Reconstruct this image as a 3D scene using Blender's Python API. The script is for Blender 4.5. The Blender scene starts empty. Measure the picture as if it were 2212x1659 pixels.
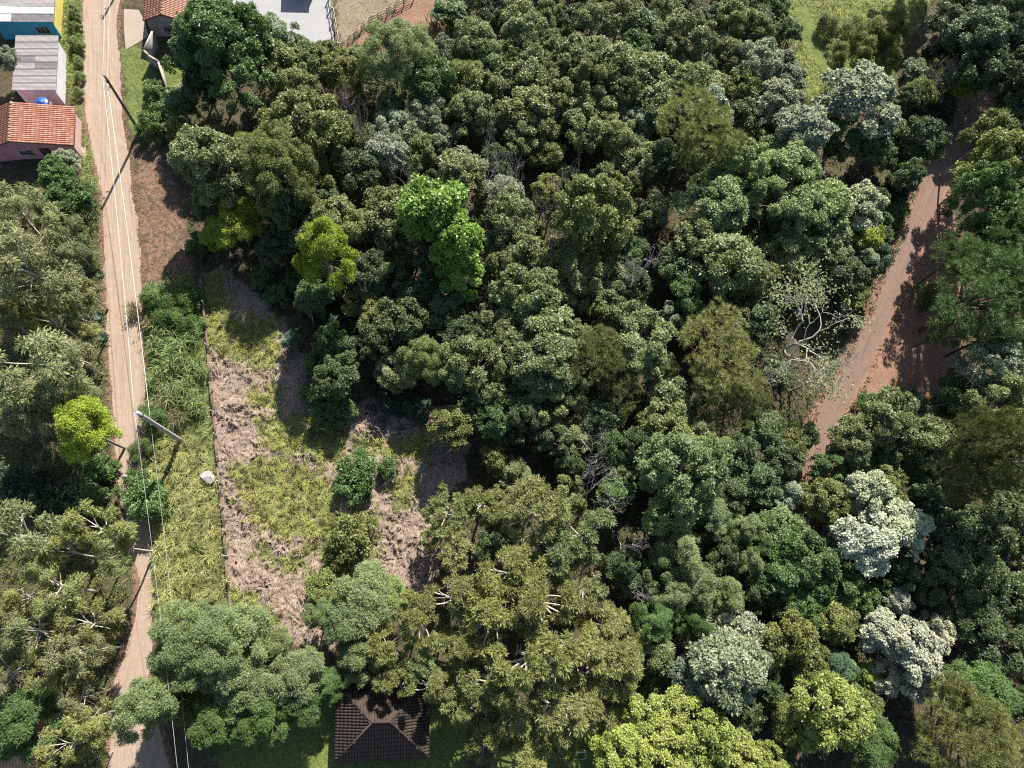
import bpy, math
import numpy as np
from mathutils import Matrix, Vector

# ------------------------------------------------------------------ camera, sky, sun, exposure
CAM_H = 80.0                      # metres above the ground
FPX, CX, CY = 1536.0, 1106.0, 829.5   # photograph measured on a 2212 x 1659 grid
NADIR = (940.0, 1305.0)           # where the vertical lines of the place meet
SUN_EL, SUN_AZ = math.radians(41), math.radians(76)   # azimuth counted from +x

_d = np.array([(NADIR[0] - CX) / FPX, -(NADIR[1] - CY) / FPX, -1.0]); _d /= np.linalg.norm(_d)
_Z = -_d
_X = np.array([1.0, 0, 0]); _X -= _Z * _X.dot(_Z); _X /= np.linalg.norm(_X)
_Y = np.cross(_Z, _X)
ROT = np.array([_X, _Y, _Z])

sc = bpy.context.scene
col = sc.collection
cam_data = bpy.data.cameras.new('camera')
cam = bpy.data.objects.new('camera', cam_data); col.objects.link(cam)
m4 = Matrix([[*ROT[0], 0], [*ROT[1], 0], [*ROT[2], CAM_H], [0, 0, 0, 1]])
cam.matrix_world = m4
cam_data.sensor_width = 36.0
cam_data.lens = 36.0 * FPX / 2212.0
cam_data.clip_end = 6000.0
sc.camera = cam

world = bpy.data.worlds.new('World'); sc.world = world; world.use_nodes = True
wn = world.node_tree.nodes; wl = world.node_tree.links
sky = wn.new('ShaderNodeTexSky'); sky.sky_type = 'NISHITA'; sky.sun_disc = False
sky.sun_elevation = SUN_EL; sky.sun_rotation = math.pi / 2 - SUN_AZ
wl.new(sky.outputs[0], wn['Background'].inputs[0]); wn['Background'].inputs[1].default_value = 0.072

sun_d = bpy.data.lights.new('sun', 'SUN'); sun_d.energy = 5.0; sun_d.angle = math.radians(0.5)
sun_d.color = (1.0, 0.95, 0.87)
sun = bpy.data.objects.new('sun', sun_d); col.objects.link(sun)
SUNV = Vector((math.cos(SUN_EL) * math.cos(SUN_AZ), math.cos(SUN_EL) * math.sin(SUN_AZ), math.sin(SUN_EL)))
sun.rotation_euler = (-SUNV).to_track_quat('-Z', 'Y').to_euler()
sun.location = SUNV * 150

vs = sc.view_settings
vs.view_transform = 'Standard'; vs.look = 'None'; vs.exposure = 1.3; vs.gamma = 1.0
vs.use_curve_mapping = False
sc.cycles.use_denoising = False
sc.cycles.filter_width = 1.15
sc.cycles.max_bounces = 6; sc.cycles.diffuse_bounces = 3; sc.cycles.glossy_bounces = 2
sc.cycles.transmission_bounces = 3; sc.cycles.transparent_max_bounces = 4

# ------------------------------------------------------------------ helpers
rng = np.random.default_rng(11)


def ray(px, py):
    return ROT @ np.array([(px - CX) / FPX, -(py - CY) / FPX, -1.0])


def at(px, py, z=0.0):
    """Point of the place at height z seen at that spot of the photograph."""
    r = ray(px, py)
    t = (CAM_H - z) / -r[2]
    return np.array([r[0] * t, r[1] * t, z])


def mpp(px, py, z=0.0):
    """Metres per photograph grid unit there."""
    r = ray(px, py)
    return (CAM_H - z) / -r[2] / FPX


def poly(pts, z=0.0):
    return np.array([at(x, y, z)[:2] for x, y in pts])


def unit(v):
    return v / np.maximum(np.linalg.norm(v, axis=-1, keepdims=True), 1e-9)


def inside(P, Q):
    x, y = P[:, 0], P[:, 1]
    res = np.zeros(len(P), bool)
    n = len(Q); j = n - 1
    for i in range(n):
        xi, yi = Q[i]; xj, yj = Q[j]
        if yi != yj:
            res ^= ((yi > y) != (yj > y)) & (x < (xj - xi) * (y - yi) / (yj - yi) + xi)
        j = i
    return res


def sdist(P, Q):
    """Signed distance to a polygon, positive inside."""
    best = np.full(len(P), 1e9)
    for i in range(len(Q)):
        a = Q[i]; b = Q[(i + 1) % len(Q)]
        ab = b - a
        t = np.clip(((P - a) @ ab) / max(ab @ ab, 1e-9), 0, 1)
        best = np.minimum(best, np.linalg.norm(P - a - t[:, None] * ab, axis=1))
    return np.where(inside(P, Q), best, -best)


def sstep(a, b, x):
    t = np.clip((x - a) / (b - a), 0, 1)
    return t * t * (3 - 2 * t)


_wr = np.random.default_rng(5)
_WAVES = [(_wr.uniform(0, 6.28), _wr.uniform(0, 6.28)) for _ in range(40)]


def noise(x, y, scale, k=0):
    """Smooth noise in about -1..1."""
    s = 0; w = 6.2832 / scale
    for i in range(6):
        a, p = _WAVES[(k * 6 + i) % 40]
        f = w * (0.7 + 0.25 * i)
        s = s + np.sin(f * (x * math.cos(a) + y * math.sin(a)) + p + 1.3 * np.sin(0.6 * f * (x * math.sin(a) - y * math.cos(a)) + 2 * p))
    return s / 3.2


# ---- materials
def new_mat(name):
    m = bpy.data.materials.new(name); m.use_nodes = True
    nt = m.node_tree
    return m, nt, nt.nodes['Principled BSDF'], nt.nodes['Material Output']


def nd(nt, t, **kw):
    n = nt.nodes.new(t)
    for k, v in kw.items():
        setattr(n, k, v)
    return n


def mixrgb(nt, fac, a, b, blend='MIX'):
    n = nt.nodes.new('ShaderNodeMix'); n.data_type = 'RGBA'; n.blend_type = blend
    for sock, v in ((n.inputs[0], fac), (n.inputs[6], a), (n.inputs[7], b)):
        if hasattr(v, 'is_linked') or hasattr(v, 'links'):
            nt.links.new(v, sock)
        elif isinstance(v, (int, float)):
            sock.default_value = v
        else:
            sock.default_value = (*v, 1.0)
    return n.outputs[2]


def tex_noise(nt, scale, detail=4, rough=0.6, vec=None, dist=0.0):
    n = nd(nt, 'ShaderNodeTexNoise')
    n.inputs['Scale'].default_value = scale; n.inputs['Detail'].default_value = detail
    n.inputs['Roughness'].default_value = rough; n.inputs['Distortion'].default_value = dist
    if vec is not None:
        nt.links.new(vec, n.inputs['Vector'])
    return n.outputs['Fac']


def ramp(nt, fac, stops):
    n = nd(nt, 'ShaderNodeValToRGB')
    e = n.color_ramp.elements
    while len(e) < len(stops):
        e.new(0.5)
    for el, (p, c) in zip(e, stops):
        el.position = p; el.color = (*c, 1.0) if len(c) == 3 else c
    nt.links.new(fac, n.inputs[0])
    return n.outputs[0]


def maprange(nt, v, a, b, c=0.0, d=1.0):
    n = nd(nt, 'ShaderNodeMapRange')
    nt.links.new(v, n.inputs[0])
    for i, x in enumerate((a, b, c, d)):
        n.inputs[1 + i].default_value = x
    return n.outputs[0]


def geo_pos(nt):
    return nd(nt, 'ShaderNodeNewGeometry').outputs['Position']


def obj_pos(nt):
    return nd(nt, 'ShaderNodeTexCoord').outputs['Object']


def bump(nt, bsdf, h, strength=0.5, dist=0.05):
    b = nd(nt, 'ShaderNodeBump'); b.inputs['Strength'].default_value = strength; b.inputs['Distance'].default_value = dist
    nt.links.new(h, b.inputs['Height']); nt.links.new(b.outputs[0], bsdf.inputs['Normal'])


def attr(nt, name):
    n = nd(nt, 'ShaderNodeAttribute'); n.attribute_name = name
    return n


def leaf_material(name, rough=0.42, spec=0.5, trans=0.25, var=0.55, dead=0.0):
    m, nt, b, out = new_mat(name)
    oi = nd(nt, 'ShaderNodeObjectInfo')
    tint = attr(nt, 'tint').outputs['Fac']
    hs = nd(nt, 'ShaderNodeHueSaturation')
    nt.links.new(oi.outputs['Color'], hs.inputs['Color'])
    nt.links.new(maprange(nt, tint, 0, 1, 1 - var, 1 + var), hs.inputs['Value'])
    nt.links.new(maprange(nt, attr(nt, 'hue').outputs['Fac'], 0, 1, 0.475, 0.52), hs.inputs['Hue'])
    c = hs.outputs[0]
    if dead:
        c = mixrgb(nt, maprange(nt, tint, 1 - dead, 1 - dead * 0.6), c, (0.2, 0.13, 0.06))
    nt.links.new(c, b.inputs['Base Color'])
    b.inputs['Roughness'].default_value = rough
    b.inputs['Specular IOR Level'].default_value = spec
    tr = nd(nt, 'ShaderNodeBsdfTranslucent'); nt.links.new(c, tr.inputs[0])
    mx = nd(nt, 'ShaderNodeMixShader'); mx.inputs[0].default_value = trans
    nt.links.new(b.outputs[0], mx.inputs[1]); nt.links.new(tr.outputs[0], mx.inputs[2])
    nt.links.new(mx.outputs[0], out.inputs[0])
    return m


def plain(name, c, rough=0.8, spec=0.3, nscale=3.0, amt=0.25, bstr=0.2, bscale=30.0, metal=0.0):
    """Painted or mineral surface with blotches and fine relief."""
    m, nt, b, out = new_mat(name)
    p = obj_pos(nt)
    n1 = tex_noise(nt, nscale, 5, 0.65, p)
    lo = tuple(x * (1 - amt) for x in c); hi = tuple(min(1, x * (1 + amt * 0.6)) for x in c)
    c1 = ramp(nt, n1, [(0.3, lo), (0.7, hi)])
    nt.links.new(c1, b.inputs['Base Color'])
    b.inputs['Roughness'].default_value = rough; b.inputs['Specular IOR Level'].default_value = spec
    b.inputs['Metallic'].default_value = metal
    bump(nt, b, tex_noise(nt, bscale, 4, 0.6, p), bstr, 0.02)
    return m


M = {}
M['leaf'] = leaf_material('leaf_glossy', 0.45, 0.42, 0.32, 0.5)
M['leaf_matte'] = leaf_material('leaf_matte', 0.6, 0.3, 0.36, 0.5)
M['leaf_silver'] = leaf_material('leaf_silver', 0.7, 0.2, 0.2, 0.5)
M['needle'] = leaf_material('needle', 0.5, 0.35, 0.2, 0.5)
M['straw'] = leaf_material('straw', 0.7, 0.25, 0.15, 0.45)
M['bark'] = plain('bark_dark', (0.085, 0.065, 0.05), 0.9, 0.2, 4.0, 0.4, 0.6, 18)
M['bark_grey'] = plain('bark_grey', (0.24, 0.21, 0.18), 0.9, 0.2, 4.0, 0.4, 0.5, 18)
M['bark_pale'] = plain('bark_pale', (0.46, 0.41, 0.34), 0.85, 0.2, 3.0, 0.35, 0.4, 14)
M['dead_wood'] = plain('dead_wood', (0.46, 0.41, 0.385), 0.9, 0.2, 3.0, 0.35, 0.4, 14)


# ---- mesh collector
class MB:
    def __init__(self):
        self.v = []; self.q = []; self.t = []; self.tint = []; self.hue = []; self.n = 0

    def add(self, V, quads=None, tris=None, tint=0.5, hue=0.5):
        V = np.asarray(V, float).reshape(-1, 3)
        if quads is not None and len(quads):
            self.q.append(np.asarray(quads, int).reshape(-1, 4) + self.n)
        if tris is not None and len(tris):
            self.t.append(np.asarray(tris, int).reshape(-1, 3) + self.n)
        self.v.append(V)
        self.tint.append(np.broadcast_to(np.asarray(tint, float), (len(V),)))
        self.hue.append(np.broadcast_to(np.asarray(hue, float), (len(V),)))
        self.n += len(V)

    def box(self, lo, hi):
        x0, y0, z0 = lo; x1, y1, z1 = hi
        self.add([(x0, y0, z0), (x1, y0, z0), (x1, y1, z0), (x0, y1, z0), (x0, y0, z1), (x1, y0, z1), (x1, y1, z1), (x0, y1, z1)],
                 [(0, 3, 2, 1), (4, 5, 6, 7), (0, 1, 5, 4), (1, 2, 6, 5), (2, 3, 7, 6), (3, 0, 4, 7)])
        return self

    def tube(self, P, R, k=6, cap=True):
        P = np.asarray(P, float); n = len(P)
        R = np.broadcast_to(np.asarray(R, float), (n,))
        T = np.gradient(P, axis=0); T = unit(T)
        up = np.array([0.0, 0, 1]) if abs(T[0][2]) < 0.9 else np.array([1.0, 0, 0])
        A = unit(np.cross(T, up)); B = np.cross(T, A)
        a = np.arange(k) * 2 * math.pi / k
        ring = (np.cos(a)[None, :, None] * A[:, None, :] + np.sin(a)[None, :, None] * B[:, None, :]) * R[:, None, None]
        V = (P[:, None, :] + ring).reshape(-1, 3)
        i = np.arange(n - 1)[:, None] * k; j = np.arange(k)[None, :]; j2 = (j + 1) % k
        Q = np.stack([i + j, i + j2, i + k + j2, i + k + j], -1).reshape(-1, 4)
        V = np.vstack([V, P[:1], P[-1:]])
        tr = []
        if cap:
            c0 = n * k; c1 = n * k + 1; o = (n - 1) * k
            for q in range(k):
                tr.append((c0, (q + 1) % k, q)); tr.append((c1, o + q, o + (q + 1) % k))
        self.add(V, Q, tr)
        return self

    def lathe(self, prof, k=16, c=(0, 0, 0)):
        prof = np.array(prof, float); n = len(prof)
        a = np.arange(k) * 2 * math.pi / k
        V = np.stack([prof[:, None, 0] * np.cos(a), prof[:, None, 0] * np.sin(a), np.repeat(prof[:, 1:2], k, 1)], -1).reshape(-1, 3) + np.array(c)
        i = np.arange(n - 1)[:, None] * k; j = np.arange(k)[None, :]; j2 = (j + 1) % k
        Q = np.stack([i + j, i + j2, i + k + j2, i + k + j], -1).reshape(-1, 4)
        self.add(V, Q)
        return self

    def leaves(self, P, T, N, L, W, tint, hue, fold=0.15):
        """Pointed leaves: base P, axis T, normal N."""
        N = unit(N - T * np.sum(N * T, -1, keepdims=True))
        S = np.cross(T, N)
        L = np.asarray(L)[:, None]; W = np.asarray(W)[:, None]
        mid = P + T * L * 0.45 + N * W * fold
        V = np.stack([P, mid - S * W * 0.5, P + T * L, mid + S * W * 0.5], 1).reshape(-1, 3)
        Q = np.arange(len(P) * 4).reshape(-1, 4)
        self.add(V, Q, None, np.repeat(tint, 4), np.repeat(hue, 4))
        return self

    def blades(self, P, D, L, W, lean, tint, hue):
        """Arching grass blades from P, horizontal heading D."""
        n = len(P)
        S = np.stack([-D[:, 1], D[:, 0], np.zeros(n)], -1) * np.asarray(W)[:, None] * 0.5
        L = np.asarray(L)[:, None]; lean = np.asarray(lean)[:, None]
        up = np.array([0, 0, 1.0])
        m = P + (D * lean * 0.35 + up * (1 - 0.45 * lean)) * L * 0.55
        t = P + (D * (0.2 + lean * 0.75) + up * (1.0 - 0.95 * lean)) * L
        V = np.stack([P - S, P + S, m + S * 0.8, m - S * 0.8, t], 1).reshape(-1, 3)
        b = np.arange(n)[:, None] * 5
        self.add(V, (b + np.array([[0, 1, 2, 3]])).reshape(-1, 4), (b + np.array([[3, 2, 4]])).reshape(-1, 3), np.repeat(tint, 5), np.repeat(hue, 5))
        return self

    def mesh(self, name, mat=None, smooth=False, attrs=False):
        me = bpy.data.meshes.new(name)
        V = np.vstack(self.v).astype(np.float32)
        me.vertices.add(len(V)); me.vertices.foreach_set('co', V.ravel())
        q = np.vstack(self.q) if self.q else np.zeros((0, 4), int)
        t = np.vstack(self.t) if self.t else np.zeros((0, 3), int)
        loops = np.concatenate([q.ravel(), t.ravel()]).astype(np.int32)
        me.loops.add(len(loops)); me.loops.foreach_set('vertex_index', loops)
        ls = np.concatenate([np.arange(len(q)) * 4, len(q) * 4 + np.arange(len(t)) * 3]).astype(np.int32)
        me.polygons.add(len(ls)); me.polygons.foreach_set('loop_start', ls)
        me.polygons.foreach_set('loop_total', np.concatenate([np.full(len(q), 4), np.full(len(t), 3)]).astype(np.int32))
        if attrs:
            for nm, dat in (('tint', self.tint), ('hue', self.hue)):
                a = me.attributes.new(nm, 'FLOAT', 'POINT'); a.data.foreach_set('value', np.concatenate(dat).astype(np.float32))
        me.update(calc_edges=True)
        if smooth:
            me.polygons.foreach_set('use_smooth', np.ones(len(ls), bool))
        if mat is not None:
            me.materials.append(M[mat] if isinstance(mat, str) else mat)
        return me

    def build(self, name, mat, parent=None, smooth=False, attrs=False):
        o = bpy.data.objects.new(name, self.mesh(name, mat, smooth, attrs))
        col.objects.link(o)
        if parent is not None:
            o.parent = parent
        return o


def put(name, me, parent=None, loc=(0, 0, 0), rot=(0, 0, 0), scale=(1, 1, 1)):
    o = bpy.data.objects.new(name, me); col.objects.link(o)
    o.parent = parent; o.location = loc; o.rotation_euler = rot; o.scale = scale
    return o


def empty(name, loc=(0, 0, 0), rz=0.0):
    o = bpy.data.objects.new(name, None); col.objects.link(o)
    o.location = loc; o.rotation_euler = (0, 0, rz); o.empty_display_size = 0.3
    return o


def tag(o, label=None, cat=None, group=None, kind=None):
    if label: o['label'] = label
    if cat: o['category'] = cat
    if group: o['group'] = group
    if kind: o['kind'] = kind
    return o


# ------------------------------------------------------------------ zones of the ground
ROAD_L = [(176, -160), (176, 0), (176, 60), (178, 130), (175, 200), (180, 250), (190, 300), (208, 380), (216, 420), (220, 520), (223, 600), (228, 700), (236, 800),
          (240, 860), (244, 920), (248, 980), (254, 1040), (266, 1120), (286, 1200), (296, 1260), (288, 1330), (262, 1420), (246, 1480), (238, 1560), (228, 1659), (215, 1800)]
ROAD_R = [(262, -160), (262, 0), (256, 60), (260, 100), (263, 180), (267, 240), (274, 300), (284, 360), (287, 420), (298, 480), (306, 560), (308, 620), (312, 700), (314, 800),
          (318, 870), (318, 960), (320, 1040), (325, 1120), (330, 1200), (332, 1300), (332, 1400), (330, 1440), (318, 1500), (350, 1580), (372, 1659), (380, 1800)]
TRACK_L = [(2150, 60), (2085, 200), (2055, 260), (2000, 370), (1960, 480), (1915, 590), (1883, 670), (1848, 750), (1788, 850), (1748, 930), (1738, 1010), (1735, 1080), (1730, 1150)]
TRACK_R = [(2190, 90), (2135, 220), (2105, 290), (2050, 400), (2005, 490), (1972, 580), (1938, 650), (1916, 710), (1880, 795), (1828, 890), (1795, 960), (1777, 1025), (1765, 1080), (1748, 1150)]
ROADP = poly(ROAD_L + ROAD_R[::-1]); TRACKP = poly(TRACK_L + TRACK_R[::-1])
YARD = poly([(440, -140), (713, -140), (714, 0), (718, 60), (726, 98), (668, 108), (560, 150), (455, 125), (430, 60)])
DRIVE = poly([(268, 20), (300, 22), (312, 45), (321, 78), (300, 92), (272, 108), (268, 60)])
HAY = poly([(434, 600), (475, 575), (545, 630), (610, 690), (650, 770), (700, 830), (760, 870), (860, 850), (940, 880), (1010, 960), (1000, 1040), (940, 1100),
            (960, 1200), (920, 1290), (820, 1290), (760, 1310), (720, 1400), (640, 1390), (600, 1345), (502, 1345), (470, 1060), (450, 840)])
HAY2 = poly([(290, 330), (360, 330), (400, 440), (430, 600), (400, 640), (310, 610), (292, 480)])
TALL = poly([(330, 930), (420, 950), (462, 1010), (474, 1120), (490, 1340), (400, 1350), (338, 1345), (332, 1180)])
VERGE = poly([(316, 620), (400, 590), (432, 640), (452, 900), (462, 1000), (330, 960), (318, 860)])
LAWN1 = poly([(264, 100), (300, 105), (320, 119), (342, 150), (355, 220), (378, 300), (345, 315), (300, 300), (276, 250), (268, 170)])
LAWN2 = poly([(728, -60), (960, -60), (890, -5), (800, 45), (735, 98), (722, 40)])
LAWN3 = poly([(345, 130), (430, 120), (425, 185), (362, 192)])
REDBANK = poly([(735, 108), (800, 58), (890, 0), (930, -60), (1010, -60), (960, 40), (945, 100), (880, 100), (780, 120)])
MEADOW = poly([(1690, -80), (2060, -80), (2000, 20), (1960, 90), (1935, 150), (1905, 200), (1850, 215), (1760, 225), (1712, 190), (1722, 110), (1700, 40)])
REDTRACK = poly([(2010, 480), (2060, 470), (2075, 640), (2070, 760), (2010, 860), (1900, 880), (1850, 880), (1925, 720), (1960, 620)])
LAWN4 = poly([(480, 1540), (700, 1500), (940, 1450), (1010, 1440), (1010, 1720), (460, 1720)])
LAWN5 = poly([(1130, 1560), (1300, 1560), (1420, 1380), (1460, 1480), (1330, 1720), (1010, 1720)])
LEFTW = poly([(-60, 400), (215, 400), (225, 700), (245, 1000), (285, 1240), (235, 1500), (220, 1700), (-60, 1700)])
SIDEW = poly([(120, -60), (176, -60), (174, 130), (172, 220), (200, 340), (215, 420), (180, 400), (160, 240), (120, 60)])
GREENS = [poly(p) for p in (
    [(472, 690), (600, 680), (610, 790), (560, 800), (480, 770)], [(540, 835), (600, 832), (600, 880), (545, 885)], [(560, 905), (670, 895), (690, 960), (640, 985), (570, 975)],
    [(680, 880), (740, 870), (745, 1000), (690, 1010), (670, 960)], [(500, 1010), (590, 985), (680, 1010), (735, 1070), (720, 1150), (620, 1165), (555, 1140), (510, 1060)],
    [(438, 600), (480, 590), (500, 660), (470, 760), (445, 760)], [(750, 950), (840, 955), (940, 930), (930, 1000), (870, 985), (790, 985)], [(845, 1050), (890, 1050), (890, 1100), (850, 1105)],
    [(560, 1178), (585, 1185), (580, 1215), (556, 1205)], [(610, 1200), (650, 1200), (655, 1240), (615, 1245)], [(660, 1230), (735, 1225), (740, 1290), (670, 1290)],
    [(500, 1270), (560, 1290), (600, 1345), (505, 1345)], [(690, 1130), (810, 1100), (815, 1200), (760, 1240), (700, 1220)], [(655, 1165), (690, 1170), (690, 1200), (655, 1195)],
    [(855, 1045), (895, 1010), (915, 1040), (880, 1060)])]
HOLE_POLYS = [ROADP, TRACKP]


def ground(P):
    """Height of the ground at points P (n,2)."""
    P = np.asarray(P, float).reshape(-1, 2)
    x, y = P[:, 0], P[:, 1]
    z = 0.10 + 0.10 * noise(x, y, 9.0, 0) + 0.05 * noise(x, y, 2.6, 1)
    for Q in HOLE_POLYS:
        s = sdist(P, Q)
        z = z + (0.10 * np.exp(-((s + 0.5) / 0.45) ** 2)) * (1 + 0.8 * noise(x, y, 1.1, 4))
        z = z * (1 - sstep(-0.1, 0.5, s)) - 0.14 * sstep(-0.1, 0.5, s)
    for Q in (YARD, DRIVE):
        s = sdist(P, Q)
        z = z * (1 - sstep(-0.6, 0.1, s)) + 0.0 * s - 0.02 * sstep(-0.6, 0.1, s)
    z = z + 0.9 * sstep(-1.0, 3.5, sdist(P, REDTRACK)) * 0.6
    return z


def gz(x, y):
    return float(ground([[x, y]])[0])


# ground sheet: fine in view, coarse out to the horizon
def axis(lo, hi, step):
    a = np.arange(lo, hi + step, step)
    tail = step * np.cumsum(1.45 ** np.arange(1, 24))
    return np.concatenate([lo - tail[::-1], a, a[-1] + tail])


gx = axis(-66, 96, 0.42); gy = axis(-24, 98, 0.42)
GX, GY = np.meshgrid(gx, gy)
GP = np.stack([GX.ravel(), GY.ravel()], -1)
gzv = ground(GP)
zone = np.zeros((len(GP), 4), np.float32); zone[:, 3] = 1
nz = noise(GP[:, 0], GP[:, 1], 3.0, 5) * 0.8 + noise(GP[:, 0], GP[:, 1], 1.2, 6) * 0.4


def soft(Q, w=0.7):
    return sstep(-w, w, sdist(GP, Q) + nz * 0.6)


zone[:, 0] = np.maximum(soft(HAY), soft(HAY2) * 0.3)
g = np.zeros(len(GP))
for Q in (TALL, VERGE, LAWN1, LAWN3, LAWN4, LAWN5, *GREENS):
    g = np.maximum(g, soft(Q))
g = np.maximum(g, soft(MEADOW)); g = np.maximum(g, 0.35 * soft(LEFTW)); g = np.maximum(g, 0.8 * soft(SIDEW))
g = np.maximum(g, 0.35 * soft(LAWN2))
zone[:, 1] = g
b_ = np.maximum(soft(REDBANK), soft(REDTRACK))
b_ = np.maximum(b_, 0.48 * soft(HAY2))
b_ = np.maximum(b_, 0.8 * np.exp(-(np.maximum(-sdist(GP, TRACKP), 0) / 1.2) ** 2))
rd = -sdist(GP, ROADP)
b_ = np.maximum(b_, 0.5 * np.exp(-(np.maximum(rd, 0) / 0.6) ** 2))
zone[:, 2] = b_
zone[:, 0] = np.maximum(zone[:, 0], 0.6 * soft(LAWN2))
nx_, ny_ = len(gx), len(gy)
ii = np.arange(ny_ - 1)[:, None] * nx_ + np.arange(nx_ - 1)[None, :]
gm = MB(); gm.add(np.column_stack([GP, gzv]), np.stack([ii, ii + 1, ii + nx_ + 1, ii + nx_], -1).reshape(-1, 4))


def ground_material():
    m, nt, b, out = new_mat('ground_soil')
    p = geo_pos(nt)
    za = attr(nt, 'zone')
    sep = nd(nt, 'ShaderNodeSeparateColor'); nt.links.new(za.outputs['Color'], sep.inputs[0])
    n1 = tex_noise(nt, 1.6, 8, 0.7, p); n2 = tex_noise(nt, 7.0, 6, 0.7, p)
    litter = ramp(nt, n2, [(0.3, (0.035, 0.026, 0.018)), (0.5, (0.085, 0.062, 0.042)), (0.72, (0.16, 0.12, 0.085))])
    litter = mixrgb(nt, maprange(nt, n1, 0.45, 0.62), litter, (0.035, 0.05, 0.018))
    hay = ramp(nt, tex_noise(nt, 5.0, 8, 0.75, p, 1.5), [(0.28, (0.08, 0.058, 0.045)), (0.45, (0.20, 0.155, 0.12)), (0.7, (0.33, 0.265, 0.215))])
    grass = ramp(nt, tex_noise(nt, 3.2, 8, 0.7, p), [(0.3, (0.05, 0.07, 0.02)), (0.5, (0.10, 0.13, 0.035)), (0.7, (0.19, 0.19, 0.07))])
    red = ramp(nt, n2, [(0.25, (0.12, 0.062, 0.042)), (0.5, (0.21, 0.12, 0.085)), (0.75, (0.29, 0.195, 0.145))])
    wob = tex_noise(nt, 2.2, 6, 0.7, p)

    def edge(sock):
        ad = nd(nt, 'ShaderNodeMath', operation='MULTIPLY_ADD'); nt.links.new(wob, ad.inputs[0]); ad.inputs[1].default_value = 1.2; ad.inputs[2].default_value = -0.6
        a2 = nd(nt, 'ShaderNodeMath', operation='ADD'); nt.links.new(sock, a2.inputs[0]); nt.links.new(ad.outputs[0], a2.inputs[1])
        return maprange(nt, a2.outputs[0], 0.32, 0.62)
    c = mixrgb(nt, edge(sep.outputs[0]), litter, hay)
    c = mixrgb(nt, edge(sep.outputs[2]), c, red)
    c = mixrgb(nt, edge(sep.outputs[1]), c, grass)
    nt.links.new(c, b.inputs['Base Color'])
    b.inputs['Roughness'].default_value = 0.95; b.inputs['Specular IOR Level'].default_value = 0.15
    bump(nt, b, tex_noise(nt, 5.0, 8, 0.75, p), 0.9, 0.12)
    return m


gmesh = gm.mesh('ground', ground_material(), smooth=True)
ca = gmesh.color_attributes.new('zone', 'FLOAT_COLOR', 'POINT'); ca.data.foreach_set('color', zone.ravel())
tag(put('ground', gmesh), kind='structure')


# ------------------------------------------------------------------ dirt road and track
def resample(pts, n):
    P = np.array(pts, float)
    s = np.concatenate([[0], np.cumsum(np.linalg.norm(np.diff(P, axis=0), axis=1))])
    t = np.linspace(0, s[-1], n)
    return np.column_stack([np.interp(t, s, P[:, 0]), np.interp(t, s, P[:, 1])])


def road_sheet(name, L, R, n, k, mat, rut=0.02, ruts=((0.3, 0.05), (0.72, 0.05))):
    a = resample(poly(L), n); b = resample(poly(R), n)
    ax = unit(b - a)
    a = a - ax * 0.55; b = b + ax * 0.55
    u = np.linspace(0, 1, k)
    P = a[:, None, :] * (1 - u)[None, :, None] + b[:, None, :] * u[None, :, None]
    Z = 0.015 * noise(P[..., 0], P[..., 1], 3.0, 1) + 0.012 * noise(P[..., 0], P[..., 1], 0.7, 2)
    for c0, w in ruts:
        Z = Z - rut * np.exp(-((u - c0) / w) ** 2)[None, :]
    Z = Z - 0.10 * (np.exp(-(u / 0.05) ** 2) + np.exp(-((1 - u) / 0.05) ** 2))[None, :]
    mb = MB()
    i = np.arange(n - 1)[:, None] * k + np.arange(k - 1)[None, :]
    mb.add(np.dstack([P, Z]).reshape(-1, 3), np.stack([i, i + 1, i + k + 1, i + k], -1).reshape(-1, 4))
    mb.tint = [np.tile(u, n)]
    me = mb.mesh(name, mat, True, True)
    return tag(put(name, me), kind='structure')


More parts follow.
